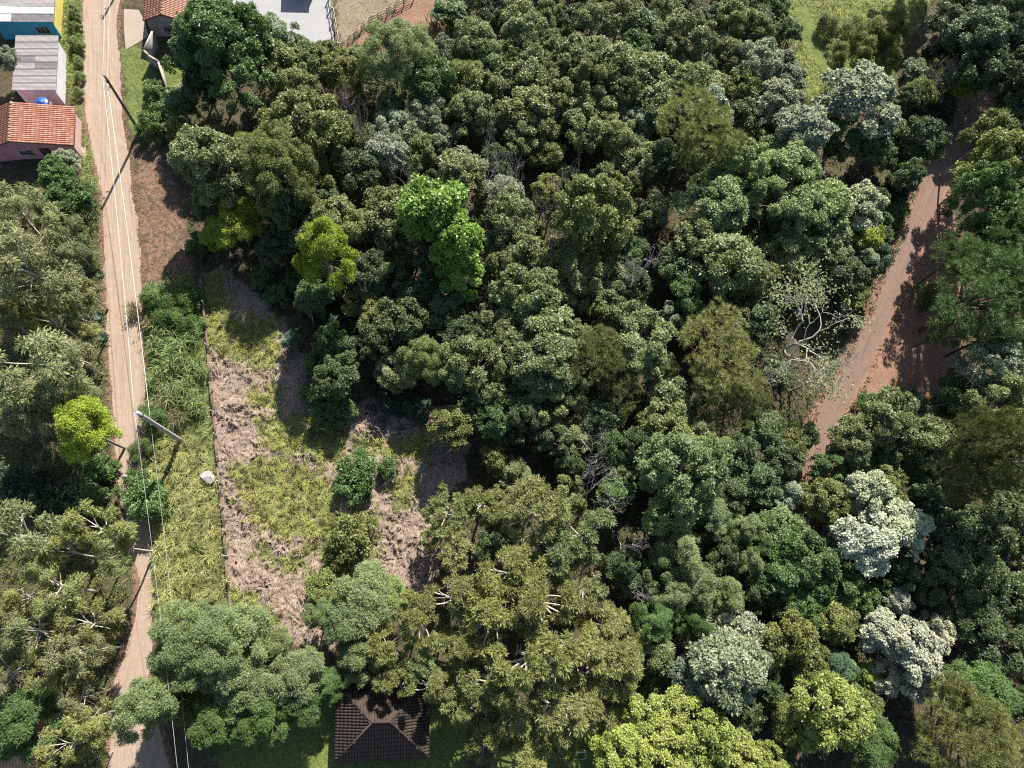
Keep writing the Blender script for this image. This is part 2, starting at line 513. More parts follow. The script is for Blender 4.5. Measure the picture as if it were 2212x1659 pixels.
def road_material(name, base, pale, redd, gravel=0.0):
    m, nt, b, out = new_mat(name)
    p = geo_pos(nt)
    u = attr(nt, 'tint').outputs['Fac']
    mp = nd(nt, 'ShaderNodeMapping'); mp.inputs['Scale'].default_value = (1.0, 0.10, 1.0); mp.inputs['Rotation'].default_value = (0, 0, math.radians(-13))
    nt.links.new(p, mp.inputs[0])
    streak = tex_noise(nt, 6.0, 6, 0.7, mp.outputs[0])
    # tyre streaks follow the road: noise over the across-road coordinate
    cb = nd(nt, 'ShaderNodeCombineXYZ')
    mu = nd(nt, 'ShaderNodeMath', operation='MULTIPLY'); nt.links.new(u, mu.inputs[0]); mu.inputs[1].default_value = 9.0
    nt.links.new(mu.outputs[0], cb.inputs[0])
    sx = nd(nt, 'ShaderNodeSeparateXYZ'); nt.links.new(p, sx.inputs[0])
    my = nd(nt, 'ShaderNodeMath', operation='MULTIPLY'); nt.links.new(sx.outputs[1], my.inputs[0]); my.inputs[1].default_value = 0.05
    nt.links.new(my.outputs[0], cb.inputs[1])
    tyre = tex_noise(nt, 2.0, 5, 0.65, cb.outputs[0])
    n2 = tex_noise(nt, 2.2, 8, 0.7, p); n3 = tex_noise(nt, 14.0, 6, 0.75, p)
    c = ramp(nt, tyre, [(0.32, base), (0.5, pale), (0.68, tuple(0.86 * x for x in base))])
    c = mixrgb(nt, maprange(nt, n2, 0.42, 0.75, 0, 0.7), c, redd)
    c = mixrgb(nt, maprange(nt, n3, 0.45, 0.8, 0, 0.5), c, tuple(0.6 * x for x in base))
    rb = ramp(nt, u, [(0.0, (1, 1, 1)), (0.17, (0, 0, 0)), (0.83, (0, 0, 0)), (1.0, (1, 1, 1))])
    c = mixrgb(nt, rb, c, redd)
    if gravel:
        vo = nd(nt, 'ShaderNodeTexVoronoi'); vo.inputs['Scale'].default_value = 9.0; nt.links.new(p, vo.inputs['Vector'])
        c = mixrgb(nt, maprange(nt, vo.outputs['Distance'], 0.16, 0.05, 0, gravel), c, (0.5, 0.44, 0.40))
    nt.links.new(c, b.inputs['Base Color'])
    b.inputs['Roughness'].default_value = 0.95; b.inputs['Specular IOR Level'].default_value = 0.15
    ad = nd(nt, 'ShaderNodeMath', operation='ADD'); nt.links.new(tyre, ad.inputs[0]); nt.links.new(n3, ad.inputs[1])
    bump(nt, b, ad.outputs[0], 0.8, 0.06)
    return m


road_sheet('dirt_road', ROAD_L, ROAD_R, 420, 41, road_material('road_dirt', (0.265, 0.20, 0.148), (0.335, 0.265, 0.205), (0.28, 0.20, 0.155)))
road_sheet('forest_track', TRACK_L, TRACK_R, 260, 25, road_material('track_dirt', (0.145, 0.098, 0.077), (0.20, 0.142, 0.113), (0.145, 0.085, 0.064), 0.8))


def flat_sheet(name, Q, z, mat, step=0.5):
    """A slab cast over polygon Q with a small upstand at the edge."""
    mb = MB(); n = len(Q)
    top = np.column_stack([Q, np.full(n, z)]); bot = np.column_stack([Q, np.full(n, z - 0.3)])
    import bmesh
    bm = bmesh.new()
    vt = [bm.verts.new(p) for p in top]; vb = [bm.verts.new(p) for p in bot]
    bm.faces.new(vt)
    for i in range(n):
        bm.faces.new([vt[i], vb[i], vb[(i + 1) % n], vt[(i + 1) % n]])
    bmesh.ops.triangulate(bm, faces=bm.faces[:1])
    bmesh.ops.recalc_face_normals(bm, faces=bm.faces)
    me = bpy.data.meshes.new(name); bm.to_mesh(me); bm.free()
    me.materials.append(mat)
    return tag(put(name, me), kind='structure')


def slab_material(name, c, stain, amt=0.5):
    m, nt, b, out = new_mat(name)
    p = geo_pos(nt)
    n1 = tex_noise(nt, 0.5, 8, 0.7, p); n2 = tex_noise(nt, 6.0, 6, 0.7, p)
    cc = mixrgb(nt, maprange(nt, n1, 0.4, 0.7, 0, amt), c, stain)
    cc = mixrgb(nt, maprange(nt, n2, 0.5, 0.75, 0, 0.3), cc, tuple(0.75 * x for x in c))
    nt.links.new(cc, b.inputs['Base Color'])
    b.inputs['Roughness'].default_value = 0.85; b.inputs['Specular IOR Level'].default_value = 0.25
    bump(nt, b, tex_noise(nt, 20, 5, 0.7, p), 0.4, 0.02)
    return m


flat_sheet('paved_yard', YARD, 0.05, slab_material('yard_concrete', (0.27, 0.268, 0.268), (0.225, 0.222, 0.22)))
flat_sheet('driveway', DRIVE, 0.06, slab_material('drive_concrete', (0.29, 0.24, 0.195), (0.24, 0.185, 0.14)))
flat_sheet('side_path', poly([(163, 245), (172, 245), (190, 345), (182, 350)]), 0.12, slab_material('path_concrete', (0.30, 0.25, 0.19), (0.18, 0.17, 0.10)))

# ------------------------------------------------------------------ buildings
M['terracotta'] = plain('terracotta_tile', (0.33, 0.145, 0.10), 0.85, 0.2, 2.5, 0.35, 0.4, 25)
M['terracotta_pale'] = plain('terracotta_pale_tile', (0.39, 0.21, 0.15), 0.85, 0.2, 2.5, 0.35, 0.4, 25)
M['ridge_tile'] = plain('ridge_mortar', (0.400, 0.240, 0.160), 0.9, 0.2, 3.0, 0.35, 0.4, 25)
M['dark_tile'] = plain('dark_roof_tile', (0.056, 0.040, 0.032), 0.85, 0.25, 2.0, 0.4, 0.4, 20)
M['fibre'] = plain('fibre_cement', (0.288, 0.264, 0.256), 0.9, 0.2, 1.3, 0.3, 0.4, 25)
M['fibre_new'] = plain('fibre_cement_pale', (0.480, 0.464, 0.448), 0.9, 0.2, 1.3, 0.25, 0.4, 25)
M['fibre_old'] = plain('fibre_cement_dark', (0.176, 0.160, 0.160), 0.9, 0.2, 1.3, 0.3, 0.4, 25)
M['blue_wall'] = plain('blue_paint', (0.05, 0.32, 0.46), 0.8, 0.3, 1.5, 0.2, 0.2, 20)
M['yellow_wall'] = plain('yellow_paint', (0.600, 0.496, 0.128), 0.8, 0.3, 1.5, 0.15, 0.2, 20)
M['white_wall'] = plain('white_paint', (0.624, 0.624, 0.616), 0.8, 0.3, 1.2, 0.12, 0.2, 20)
M['pink_wall'] = plain('pink_paint', (0.50, 0.24, 0.27), 0.8, 0.3, 1.2, 0.25, 0.2, 20)
M['sunlit_pink'] = plain('sunlit_pink_paint', (0.528, 0.368, 0.336), 0.8, 0.3, 1.2, 0.2, 0.2, 20)  # wall pink lightened in its colour for the sun on the east side
M['grey_wall'] = plain('grey_render', (0.240, 0.232, 0.228), 0.9, 0.2, 1.2, 0.3, 0.4, 20)
M['coping'] = plain('wall_coping', (0.384, 0.304, 0.224), 0.9, 0.2, 2, 0.3, 0.4, 20)
M['brown_wall'] = plain('earthy_render', (0.176, 0.132, 0.100), 0.95, 0.15, 2, 0.4, 0.5, 20)
M['timber'] = plain('weathered_timber', (0.46, 0.39, 0.29), 0.85, 0.2, 3, 0.3, 0.4, 30)
M['timber_dark'] = plain('dark_timber', (0.128, 0.080, 0.048), 0.85, 0.2, 3, 0.35, 0.4, 30)
M['metal_frame'] = plain('window_metal', (0.336, 0.336, 0.336), 0.5, 0.5, 5, 0.2, 0.1, 30)
M['glass'] = plain('window_glass', (0.024, 0.028, 0.036), 0.12, 0.6, 2, 0.2, 0.0, 5)
M['door_wood'] = plain('door_wood', (0.072, 0.028, 0.024), 0.6, 0.3, 2, 0.3, 0.3, 20)
M['concrete_pole'] = plain('pole_concrete', (0.368, 0.352, 0.336), 0.85, 0.25, 1.5, 0.3, 0.4, 20)
M['brown_pole'] = plain('pole_brown', (0.160, 0.124, 0.104), 0.85, 0.25, 1.5, 0.35, 0.4, 20)
M['cable'] = plain('cable_sheath', (0.576, 0.560, 0.544), 0.5, 0.4, 2, 0.2, 0.0, 10)
M['iron'] = plain('rusty_iron', (0.080, 0.068, 0.064), 0.7, 0.4, 6, 0.4, 0.3, 30)
M['insulator'] = plain('glazed_insulator', (0.256, 0.200, 0.176), 0.3, 0.5, 3, 0.2, 0.0, 10)
M['blue_plastic'] = plain('blue_plastic', (0.016, 0.072, 0.336), 0.45, 0.45, 2, 0.25, 0.1, 20)
M['white_plastic'] = plain('white_plastic', (0.640, 0.640, 0.640), 0.5, 0.4, 2, 0.1, 0.1, 20)
M['rock'] = plain('broken_concrete', (0.30, 0.29, 0.275), 0.9, 0.2, 3, 0.35, 0.7, 12)
M['clod'] = plain('soil_clod', (0.352, 0.232, 0.168), 0.95, 0.15, 2, 0.3, 0.6, 12)


def corrugated(w, l, name, amp=0.028, wave=0.18):
    """Sheet: ribs along x (length l), waves across y (width w)."""
    n = int(w / wave) * 4
    y = np.linspace(0, w, n + 1); z = amp * np.cos(y / wave * 2 * math.pi)
    V = np.vstack([np.column_stack([np.zeros(n + 1), y, z]), np.column_stack([np.full(n + 1, l), y, z])])
    i = np.arange(n)
    mb = MB(); mb.add(V, np.column_stack([i, i + n + 1, i + n + 2, i + 1]))
    return mb


def barrel(w, l, k=5):
    """Clay tile: x across, y up the slope, slightly tapering and stepped."""
    a = np.linspace(math.pi, 0, k + 1)
    V = []
    for y, s, dz in ((0, 1.0, 0.03), (l, 0.86, 0.0)):
        V += [(w / 2 + math.cos(t) * w / 2 * s * 0.95, y, math.sin(t) * w * 0.34 * s + dz) for t in a]
    V += [(x, y + 0.004, z - 0.03) for x, y, z in V[:k + 1]]
    i = np.arange(k)
    mb = MB(); mb.add(V, np.vstack([np.column_stack([i, i + 1, i + k + 2, i + k + 1]), np.column_stack([i + 2 * k + 2, i + 2 * k + 3, i + 1, i])]))
    return mb


def frame_matrix(o, ex, ey):
    ex = np.array(ex, float); ey = np.array(ey, float)
    ex /= np.linalg.norm(ex); ez = np.cross(ex, ey); ez /= np.linalg.norm(ez); ey = np.cross(ez, ex)
    return Matrix([[ex[0], ey[0], ez[0], o[0]], [ex[1], ey[1], ez[1], o[1]], [ex[2], ey[2], ez[2], o[2]], [0, 0, 0, 1]])


def tile_slope(parent, meshes, o, ex, ey, nx, ny, dx, dy, joined=False, mat=None, keep=None):
    """Lay tiles from corner o along ex (eave) and ey (up the slope)."""
    o = np.array(o, float); ex = unit(np.array(ex, float)); ey = unit(np.array(ey, float)); ez = np.cross(ex, ey)
    r = np.random.default_rng(int(abs(o[0]) * 100) + nx)
    big = MB()
    for j in range(ny):
        for i in range(nx):
            if keep is not None and not keep((i + 0.5) * dx, (j + 0.5) * dy):
                continue
            p = o + ex * (i * dx) + ey * (j * dy) + ez * r.uniform(0, 0.012)
            e2 = ey + ex * r.normal(0, 0.012)
            if joined:
                base = barrel(dx, dy * 1.08, 3)
                V = np.vstack(base.v)
                big.add(p + V[:, :1] * ex + V[:, 1:2] * e2 + V[:, 2:] * ez, np.vstack(base.q))
            else:
                ob = put('roof_tile', meshes[r.integers(len(meshes))], parent)
                ob.matrix_local = frame_matrix(p, ex, e2)
    if joined and big.v:
        tag(big.build('roof_tiles', mat, parent), kind='stuff')


def panel(parent, name, pts, th, mat, label=None):
    """Thick polygon wall: outer outline pts (3D, planar), thickness inwards."""
    P = np.array(pts, float)
    n = np.cross(P[1] - P[0], P[2] - P[0]); n /= np.linalg.norm(n)
    k = len(P)
    V = np.vstack([P, P - n * th])
    import bmesh
    bm = bmesh.new()
    vv = [bm.verts.new(p) for p in V]
    bm.faces.new(vv[:k]); bm.faces.new(vv[k:][::-1])
    for i in range(k):
        bm.faces.new([vv[i], vv[k + i], vv[k + (i + 1) % k], vv[(i + 1) % k]])
    bmesh.ops.recalc_face_normals(bm, faces=bm.faces)
    me = bpy.data.meshes.new(name); bm.to_mesh(me); bm.free(); me.materials.append(M[mat])
    o = put(name, me, parent)
    if label: o['label'] = label
    return o


def south_window(parent, x0, x1, z0, z1, y, bars=3, name='window'):
    """Window in a wall that faces -y at plane y."""
    fr = MB(); t = 0.05
    fr.box((x0, y - 0.05, z0), (x1, y + 0.01, z0 + t)); fr.box((x0, y - 0.05, z1 - t), (x1, y + 0.01, z1))
    fr.box((x0, y - 0.05, z0 + t), (x0 + t, y + 0.01, z1 - t)); fr.box((x1 - t, y - 0.05, z0 + t), (x1, y + 0.01, z1 - t))
    w = fr.build(name, 'metal_frame', parent)
    MB().box((x0 + t, y - 0.02, z0 + t), (x1 - t, y - 0.005, z1 - t)).build('pane', 'glass', w)
    for i in range(1, bars + 1):
        x = x0 + (x1 - x0) * i / (bars + 1)
        MB().box((x - 0.02, y - 0.045, z0 + t), (x + 0.02, y - 0.022, z1 - t)).build('glazing_bar', 'metal_frame', w)
    zc = (z0 + z1) / 2
    MB().box((x0 + t, y - 0.042, zc - 0.015), (x1 - t, y - 0.024, zc + 0.015)).build('glazing_bar', 'metal_frame', w)
    MB().box((x0 - 0.06, y - 0.10, z0 - 0.06), (x1 + 0.06, y - 0.003, z0 - 0.004)).build('sill', 'grey_wall', w)
    return w


def sheet_roof(parent, mats, W, D, z_e, z_w, sl, sw, order):
    """Corrugated sheets over 0..-W (west), 0..D (north); z at east and west edges."""
    meshes = {k: corrugated(sw + 0.08, sl + 0.12, 'roof_sheet').mesh('roof_sheet', k) for k in mats}
    nx = round(W / sl); ny = round(D / sw)
    r = np.random.default_rng(nx * 7 + ny)
    ex = unit(np.array([W, 0, z_e - z_w])); ey = np.array([0, 1.0, 0]); ez = np.cross(ex, ey)
    for i in range(nx):
        for j in range(ny):
            o = np.array([-W, 0, z_w]) + ex * (i * sl) + ey * (j * sw) + ez * (0.02 + 0.02 * ((i + nx) % 2) + 0.004 * (j % 2))
            ob = put('roof_sheet', meshes[order(i, j, r)], parent)
            ob.matrix_local = frame_matrix(o, ex + np.array([0, r.normal(0, 0.004), 0]), ey)
    dk = MB()
    dk.add([(-W + .1, .1, z_w - .10), (-.1, .1, z_e - .10), (-.1, D - .1, z_e - .10), (-W + .1, D - .1, z_w - .10),
            (-W + .1, .1, z_w - .06), (-.1, .1, z_e - .06), (-.1, D - .1, z_e - .06), (-W + .1, D - .1, z_w - .06)],
           [(0, 3, 2, 1), (4, 5, 6, 7), (0, 1, 5, 4), (1, 2, 6, 5), (2, 3, 7, 6), (3, 0, 4, 7)])
    dk.build('roof_deck', 'timber_dark', parent)


RZ = math.radians(8.0)


def house_root(name, px, py, z, rz=RZ):
    p = at(px, py, z)
    return empty(name, (p[0], p[1], 0.0), rz)


def box_walls(h, W, D, ov, z_e, z_w, south, east, other='grey_wall', labels=(None, None)):
    x0, x1, y0, y1 = -W + ov, -ov, ov, D - ov
    zs = lambda x: z_e + (z_w - z_e) * (-x / W) - 0.12
    b = -0.4
    s = panel(h, 'wall', [(x0, y0, b), (x1, y0, b), (x1, y0, zs(x1)), (x0, y0, zs(x0))], 0.15, south, labels[0])
    e = panel(h, 'wall', [(x1, y0 + .153, b), (x1, y1, b), (x1, y1, zs(x1)), (x1, y0 + .153, zs(x1))], 0.15, east, labels[1])
    panel(h, 'wall', [(x0, y0 + .153, b), (x0, y0 + .153, zs(x0)), (x0, y1, zs(x0)), (x0, y1, b)], 0.15, other)
    panel(h, 'wall', [(x1 - .153, y1, b), (x0 + .153, y1, b), (x0 + .153, y1, zs(x0)), (x1 - .153, y1, zs(x1))], 0.15, other)
    return y0


# blue and yellow house
h = house_root('blue_house', 114, 48, 2.9)
tag(h, 'blue and yellow house with pale patched corrugated roof beside the dirt road', 'house')
sheet_roof(h, ('fibre', 'fibre_new', 'fibre_old'), 7.2, 7.2, 2.9, 3.3, 2.4, 1.2,
           lambda i, j, r: 'fibre_new' if j in (1,) or (j == 0 and i == 0) else ('fibre_old' if j in (0, 3) else 'fibre'))
yw = box_walls(h, 7.2, 7.2, 0.25, 2.9, 3.3, 'blue_wall', 'yellow_wall', labels=('blue painted wall', 'yellow painted wall'))
south_window(h, -2.6, -1.1, 0.9, 2.0, yw, 2)
# white house
h = house_root('white_house', 119, 194, 3.0)
tag(h, 'white house with grey corrugated roof between the blue house and the pink house', 'house')
sheet_roof(h, ('fibre', 'fibre_old'), 4.7, 8.0, 3.0, 3.25, 2.35, 1.0, lambda i, j, r: 'fibre_old' if r.random() < 0.08 else 'fibre')
yw = box_walls(h, 4.7, 8.0, 0.25, 3.0, 3.25, 'white_wall', 'white_wall')
# pink house: gable roof, ridge runs away from the viewer
h = house_root('pink_house', 160, 315, 2.7)
tag(h, 'pink house with red clay tile gable roof beside the dirt road', 'house')
WE, WW, DN, ZE, ZR, ZW = 6.5, 3.4, 5.5, 2.7, 4.0, 2.6
tm = [barrel(0.275, 0.47).mesh('roof_tile', k) for k in ('terracotta', 'terracotta', 'terracotta_pale')]
upE = unit(np.array([-WE, 0, ZR - ZE])); upW = unit(np.array([WW, 0, ZR - ZW]))
lE = math.hypot(WE, ZR - ZE); lW = math.hypot(WW, ZR - ZW)
tile_slope(h, tm, (0, 0, ZE + 0.03), (0, 1, 0), upE, 20, 15, DN / 20, lE / 15)
tile_slope(h, tm, (-WE - WW, DN, ZW + 0.03), (0, -1, 0), upW, 20, 8, DN / 20, lW / 8, joined=True, mat='terracotta')
for j in range(12):
    rt = barrel(0.34, DN / 12 + 0.05).build('ridge_tile', 'ridge_tile', h)
    rt.location = (-WE - 0.17, j * DN / 12, ZR + 0.04)
for a, bz, c, dz in ((-WE, ZR, 0, ZE), (-WE - WW, ZW, -WE, ZR)):
    d = MB(); a += 0.02; c -= 0.02
    d.add([(a, .05, bz - .12), (c, .05, dz - .12), (c, DN - .05, dz - .12), (a, DN - .05, bz - .12), (a, .05, bz - .02), (c, .05, dz - .02), (c, DN - .05, dz - .02), (a, DN - .05, bz - .02)],
          [(0, 3, 2, 1), (4, 5, 6, 7), (0, 1, 5, 4), (1, 2, 6, 5), (2, 3, 7, 6), (3, 0, 4, 7)])
    d.build('roof_deck', 'timber_dark', h)
ov = 0.35
panel(h, 'wall', [(-WE - WW + ov, ov, -.4), (-ov, ov, -.4), (-ov, ov, ZE - .1), (-WE, ov, ZR - .16), (-WE - WW + ov, ov, ZW - .02)], 0.15, 'pink_wall')
panel(h, 'wall', [(-ov, ov + .153, -.4), (-ov, DN - ov, -.4), (-ov, DN - ov, ZE - .1), (-ov, ov + .153, ZE - .1)], 0.15, 'sunlit_pink', 'pink side wall with sunlight put into its colour')
panel(h, 'wall', [(-ov - .153, DN - ov, -.4), (-WE - WW + ov, DN - ov, -.4), (-WE - WW + ov, DN - ov, ZW - .02), (-WE, DN - ov, ZR - .16), (-ov - .153, DN - ov, ZE - .1)], 0.15, 'pink_wall')
south_window(h, -6.6, -5.2, 1.0, 1.9, ov, 3)
dr = MB().box((-4.3, ov - 0.06, -0.3), (-3.2, ov - 0.004, 2.1)).build('door', 'door_wood', h)
MB().box((-3.42, ov - 0.13, 0.95), (-3.34, ov - 0.062, 1.08)).build('handle', 'metal_frame', dr)
# low wall that continues the pink house's side
h2 = house_root('garden_wall', 166, 322, 1.0, math.radians(11))
tag(h2, 'low pink garden wall running on from the pink house beside the road', 'wall')
panel(h2, 'wall_panel', [(0, -2.2, -.3), (0, -0.4, -.3), (0, -0.4, 1.1), (0, -2.2, 1.0)], 0.14, 'sunlit_pink')
MB().box((-0.17, -2.24, 1.003), (0.03, -0.5, 1.06)).build('coping', 'coping', h2)
# clay roofed house under the big tree
h = house_root('tiled_house', 309, 46, 3.0, math.radians(4))
tag(h, 'grey walled house with clay tile gable roof under the big dark tree', 'house')
W4, D4, Z0, Z1 = 2.6, 7.0, 3.0, 4.1
up1 = unit(np.array([W4, 0, Z1 - Z0])); l4 = math.hypot(W4, Z1 - Z0)
tile_slope(h, tm, (0, D4, Z0 + .03), (0, -1, 0), up1, 25, 6, D4 / 25, l4 / 6)
tm2 = [barrel(0.28, 0.47).mesh('roof_tile', 'terracotta_pale')]  # this slope takes only the paler tile
tile_slope(h, tm2, (2 * W4, 0, Z0 + .03), (0, 1, 0), unit(np.array([-W4, 0, Z1 - Z0])), 25, 6, D4 / 25, l4 / 6)
for j in range(14):
    rt = barrel(0.34, D4 / 14 + 0.05).build('ridge_tile', 'ridge_tile', h); rt.location = (W4 - 0.17, j * D4 / 14, Z1 + 0.03)
for a, bz, c, dz in ((0.02, Z0, W4, Z1), (W4, Z1, 2 * W4 - .02, Z0)):
    d = MB()
    d.add([(a, .05, bz - .12), (c, .05, dz - .12), (c, D4, dz - .12), (a, D4, bz - .12), (a, .05, bz - .02), (c, .05, dz - .02), (c, D4, dz - .02), (a, D4, bz - .02)],
          [(0, 3, 2, 1), (4, 5, 6, 7), (0, 1, 5, 4), (1, 2, 6, 5), (2, 3, 7, 6), (3, 0, 4, 7)])
    d.build('roof_deck', 'timber_dark', h)
panel(h, 'wall', [(.3, .3, -.4), (2 * W4 - .3, .3, -.4), (2 * W4 - .3, .3, Z0), (W4, .3, Z1 - .16), (.3, .3, Z0)], 0.15, 'grey_wall')
panel(h, 'wall', [(.3, .453, -.4), (.3, .453, Z0), (.3, D4 - .3, Z0), (.3, D4 - .3, -.4)], 0.15, 'grey_wall')
panel(h, 'wall', [(2 * W4 - .3, .453, -.4), (2 * W4 - .3, D4 - .3, -.4), (2 * W4 - .3, D4 - .3, Z0), (2 * W4 - .3, .453, Z0)], 0.15, 'grey_wall')
south_window(h, 2.0, 3.1, 1.0, 2.0, .3, 2)


def hip_house(name, label, cx, cy, z, W, D, rz, rise, tile_mat, wall_mat, ov=0.5):
    """Hip roofed house; (cx, cy) its south-west eave corner in the photograph."""
    p = at(cx, cy, z); h = empty(name, (p[0], p[1], 0), rz); tag(h, label, 'house')
    i = D / 2; zr = z + rise
    A = [(0, 0, z), (W, 0, z), (W, D, z), (0, D, z)]; R1 = (i, i, zr); R2 = (W - i, i, zr)
    d = MB(); d.add(A + [R1, R2], [(0, 1, 5, 4), (2, 3, 4, 5)], [(1, 2, 5), (3, 0, 4)]); d.build('roof_deck', 'timber_dark', h)
    ls = math.hypot(i, rise)
    for o, ex, ey, ln, kf in (((0, 0, z), (1, 0, 0), (0, i, rise), W, True), ((W, D, z), (-1, 0, 0), (0, -i, rise), W, True),
                              ((W, 0, z), (0, 1, 0), (-i, 0, rise), D, False), ((0, D, z), (0, -1, 0), (i, 0, rise), D, False)):
        n = int(ln / 0.27); m = int(ls / 0.42)
        tile_slope(h, None, np.array(o) + np.array((0, 0, .05)), ex, ey, n, m, ln / n, ls / m, joined=True, mat=tile_mat,
                   keep=lambda u, v, ln=ln: v * i / ls < u + .05 and v * i / ls < ln - u + .05)
    for a, b2 in ((A[0], R1), (A[1], R2), (A[2], R2), (A[3], R1), (R1, R2)):
        rr = MB(); rr.tube(np.array([a, b2], float) + (0, 0, .1), 0.09, 6); rr.build('ridge_tile', tile_mat, h)
    for w in ([(ov, ov, -.4), (W - ov, ov, -.4), (W - ov, ov, z), (ov, ov, z)], [(W - ov, ov + .153, -.4), (W - ov, D - ov, -.4), (W - ov, D - ov, z), (W - ov, ov + .153, z)],
              [(W - ov - .153, D - ov, -.4), (ov + .153, D - ov, -.4), (ov + .153, D - ov, z), (W - ov - .153, D - ov, z)], [(ov, D - ov, -.4), (ov, ov + .153, -.4), (ov, ov + .153, z), (ov, D - ov, z)]):
        panel(h, 'wall', w, 0.15, wall_mat)
    return h


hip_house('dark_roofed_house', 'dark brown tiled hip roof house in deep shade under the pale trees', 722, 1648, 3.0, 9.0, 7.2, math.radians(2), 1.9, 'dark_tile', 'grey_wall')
hip_house('shaded_house', 'brown tiled roof corner half hidden under the trees beside the curving road', -120, 1672, 3.0, 8.2, 5.4, math.radians(-3), 1.5, 'ridge_tile', 'grey_wall')
# open shed beyond the yard, its shadow falls on the paving
h = empty('yard_shed', (-22.2, 80.2, 0.0), math.radians(4)); tag(h, 'small square shed at the far edge of the pale paved yard', 'shed')
for x in (0, 3.2):
    for y in (0, 3.0):
        MB().box((x - .08, y - .08, -.3), (x + .08, y + .08, 2.9)).build('post', 'timber', h)
panel(h, 'wall', [(-.05, -.09, -.3), (3.25, -.09, -.3), (3.25, -.09, 2.8), (-.05, -.09, 2.8)], 0.05, 'timber')
MB().box((-.25, -.3, 2.902), (3.45, 3.25, 3.0)).build('roof', 'fibre', h)

# water tank on its stand
p = at(91, 223, 3.0)
wt = empty('water_tank', (p[0], p[1], 0), 0.3); tag(wt, 'round blue water tank on a stand behind the pink house', 'water tank')
MB().lathe([(0.02, 2.2), (0.60, 2.2), (0.62, 2.25), (0.72, 3.1), (0.76, 3.12), (0.76, 3.18), (0.70, 3.2)], 20).build('tank_body', 'blue_plastic', wt, True)
MB().lathe([(0.74, 3.205), (0.66, 3.26), (0.35, 3.34), (0.33, 3.40), (0.02, 3.42)], 20).build('lid', 'blue_plastic', wt, True)
MB().tube([(-.5, -.5, 3.3), (-.75, -.75, 3.28), (-.8, -.8, 2.6), (-.8, -.8, 0)], 0.045, 6).build('pipe', 'white_plastic', wt)
MB().box((-.75, -.75, 2.08), (.75, .75, 2.195)).build('platform', 'timber_dark', wt)
for a in (-.6, .6):
    for b in (-.6, .6):
        MB().box((a - .07, b - .07, -.3), (a + .07, b + .07, 2.078)).build('leg', 'timber_dark', wt)


# ------------------------------------------------------------------ walls and fences
def wall_run(name, label, tops, th, mat, cop=None, zb=-0.4):
    """Wall along points given by their top edge: (px, py, height)."""
    P = [at(x, y, z) for x, y, z in tops]
    o0 = P[0]; r = empty(name, (o0[0], o0[1], 0)); tag(r, label, 'wall')
    for a, b in zip(P[:-1], P[1:]):
        a = a - (o0[0], o0[1], 0); b = b - (o0[0], o0[1], 0)
        d = unit(np.array([b[0] - a[0], b[1] - a[1], 0])); n = np.array([-d[1], d[0], 0]) * th / 2
        V = [(*(a - n)[:2], zb), (*(b - n)[:2], zb), (*(b + n)[:2], zb), (*(a + n)[:2], zb), a - n, b - n, b + n, a + n]
        mb = MB(); mb.add(V, [(0, 3, 2, 1), (4, 5, 6, 7), (0, 1, 5, 4), (1, 2, 6, 5), (2, 3, 7, 6), (3, 0, 4, 7)]); mb.build('wall_panel', mat, r)
        if cop:
            n2 = n * 1.5; u = np.array([0, 0, .003]); t = np.array([0, 0, .06])
            V = [a - n2 + u, b - n2 + u, b + n2 + u, a + n2 + u, a - n2 + t, b - n2 + t, b + n2 + t, a + n2 + t]
            mb = MB(); mb.add(V, [(0, 3, 2, 1), (4, 5, 6, 7), (0, 1, 5, 4), (1, 2, 6, 5), (2, 3, 7, 6), (3, 0, 4, 7)]); mb.build('coping', cop, r)
    return r


wall_run('boundary_wall', 'tall grey rendered wall stepping down beside the lawn strip', [(329, 68, 2.6), (310, 108, 2.6), (321, 120, 2.2), (341, 132, 2.0)], 0.16, 'grey_wall', 'coping')
wall_run('boundary_wall', 'long low grey wall between the lawn strip and the big dark tree', [(341.5, 132.5, 1.9), (360, 192, 1.6), (365, 212, 1.5), (371, 255, 1.2), (383, 312, 0.9)], 0.15, 'grey_wall', 'coping')


def rail_fence(name, label, tops, hgt, rails, mat='timber', post_mat='timber', pr=0.06, brace=False):
    P = [at(x, y, hgt) for x, y in tops]
    o = P[0]; r = empty(name, (o[0], o[1], 0)); tag(r, label, 'fence')
    Q = [p[:2] - o[:2] for p in P]
    for q in Q:
        MB().box((q[0] - pr, q[1] - pr, -.35), (q[0] + pr, q[1] + pr, hgt + .08)).build('post', post_mat, r)
    for a, b in zip(Q[:-1], Q[1:]):
        d = unit(b - a); n = np.array([-d[1], d[0]]) * 0.022; off = np.array([-d[1], d[0]]) * -(pr + .026)
        for z in rails:
            a3, b3 = a + off, b + off
            V = [(*(a3 - n), z - .045), (*(b3 - n), z - .045), (*(b3 + n), z - .045), (*(a3 + n), z - .045), (*(a3 - n), z + .045), (*(b3 - n), z + .045), (*(b3 + n), z + .045), (*(a3 + n), z + .045)]
            mb = MB(); mb.add(V, [(0, 3, 2, 1), (4, 5, 6, 7), (0, 1, 5, 4), (1, 2, 6, 5), (2, 3, 7, 6), (3, 0, 4, 7)]); mb.build('rail', mat, r)
        if brace:
            for z0, z1 in ((0.15, hgt - .1), (hgt - .1, 0.15)):
                MB().tube([(*(a - off), z0), (*(b - off), z1)], 0.05, 4).build('brace', mat, r)
    return r


def T10(t):   # tile spot of the second top square to the photograph grid
    return [(553 + x / 4, y / 4) for x, y in t]


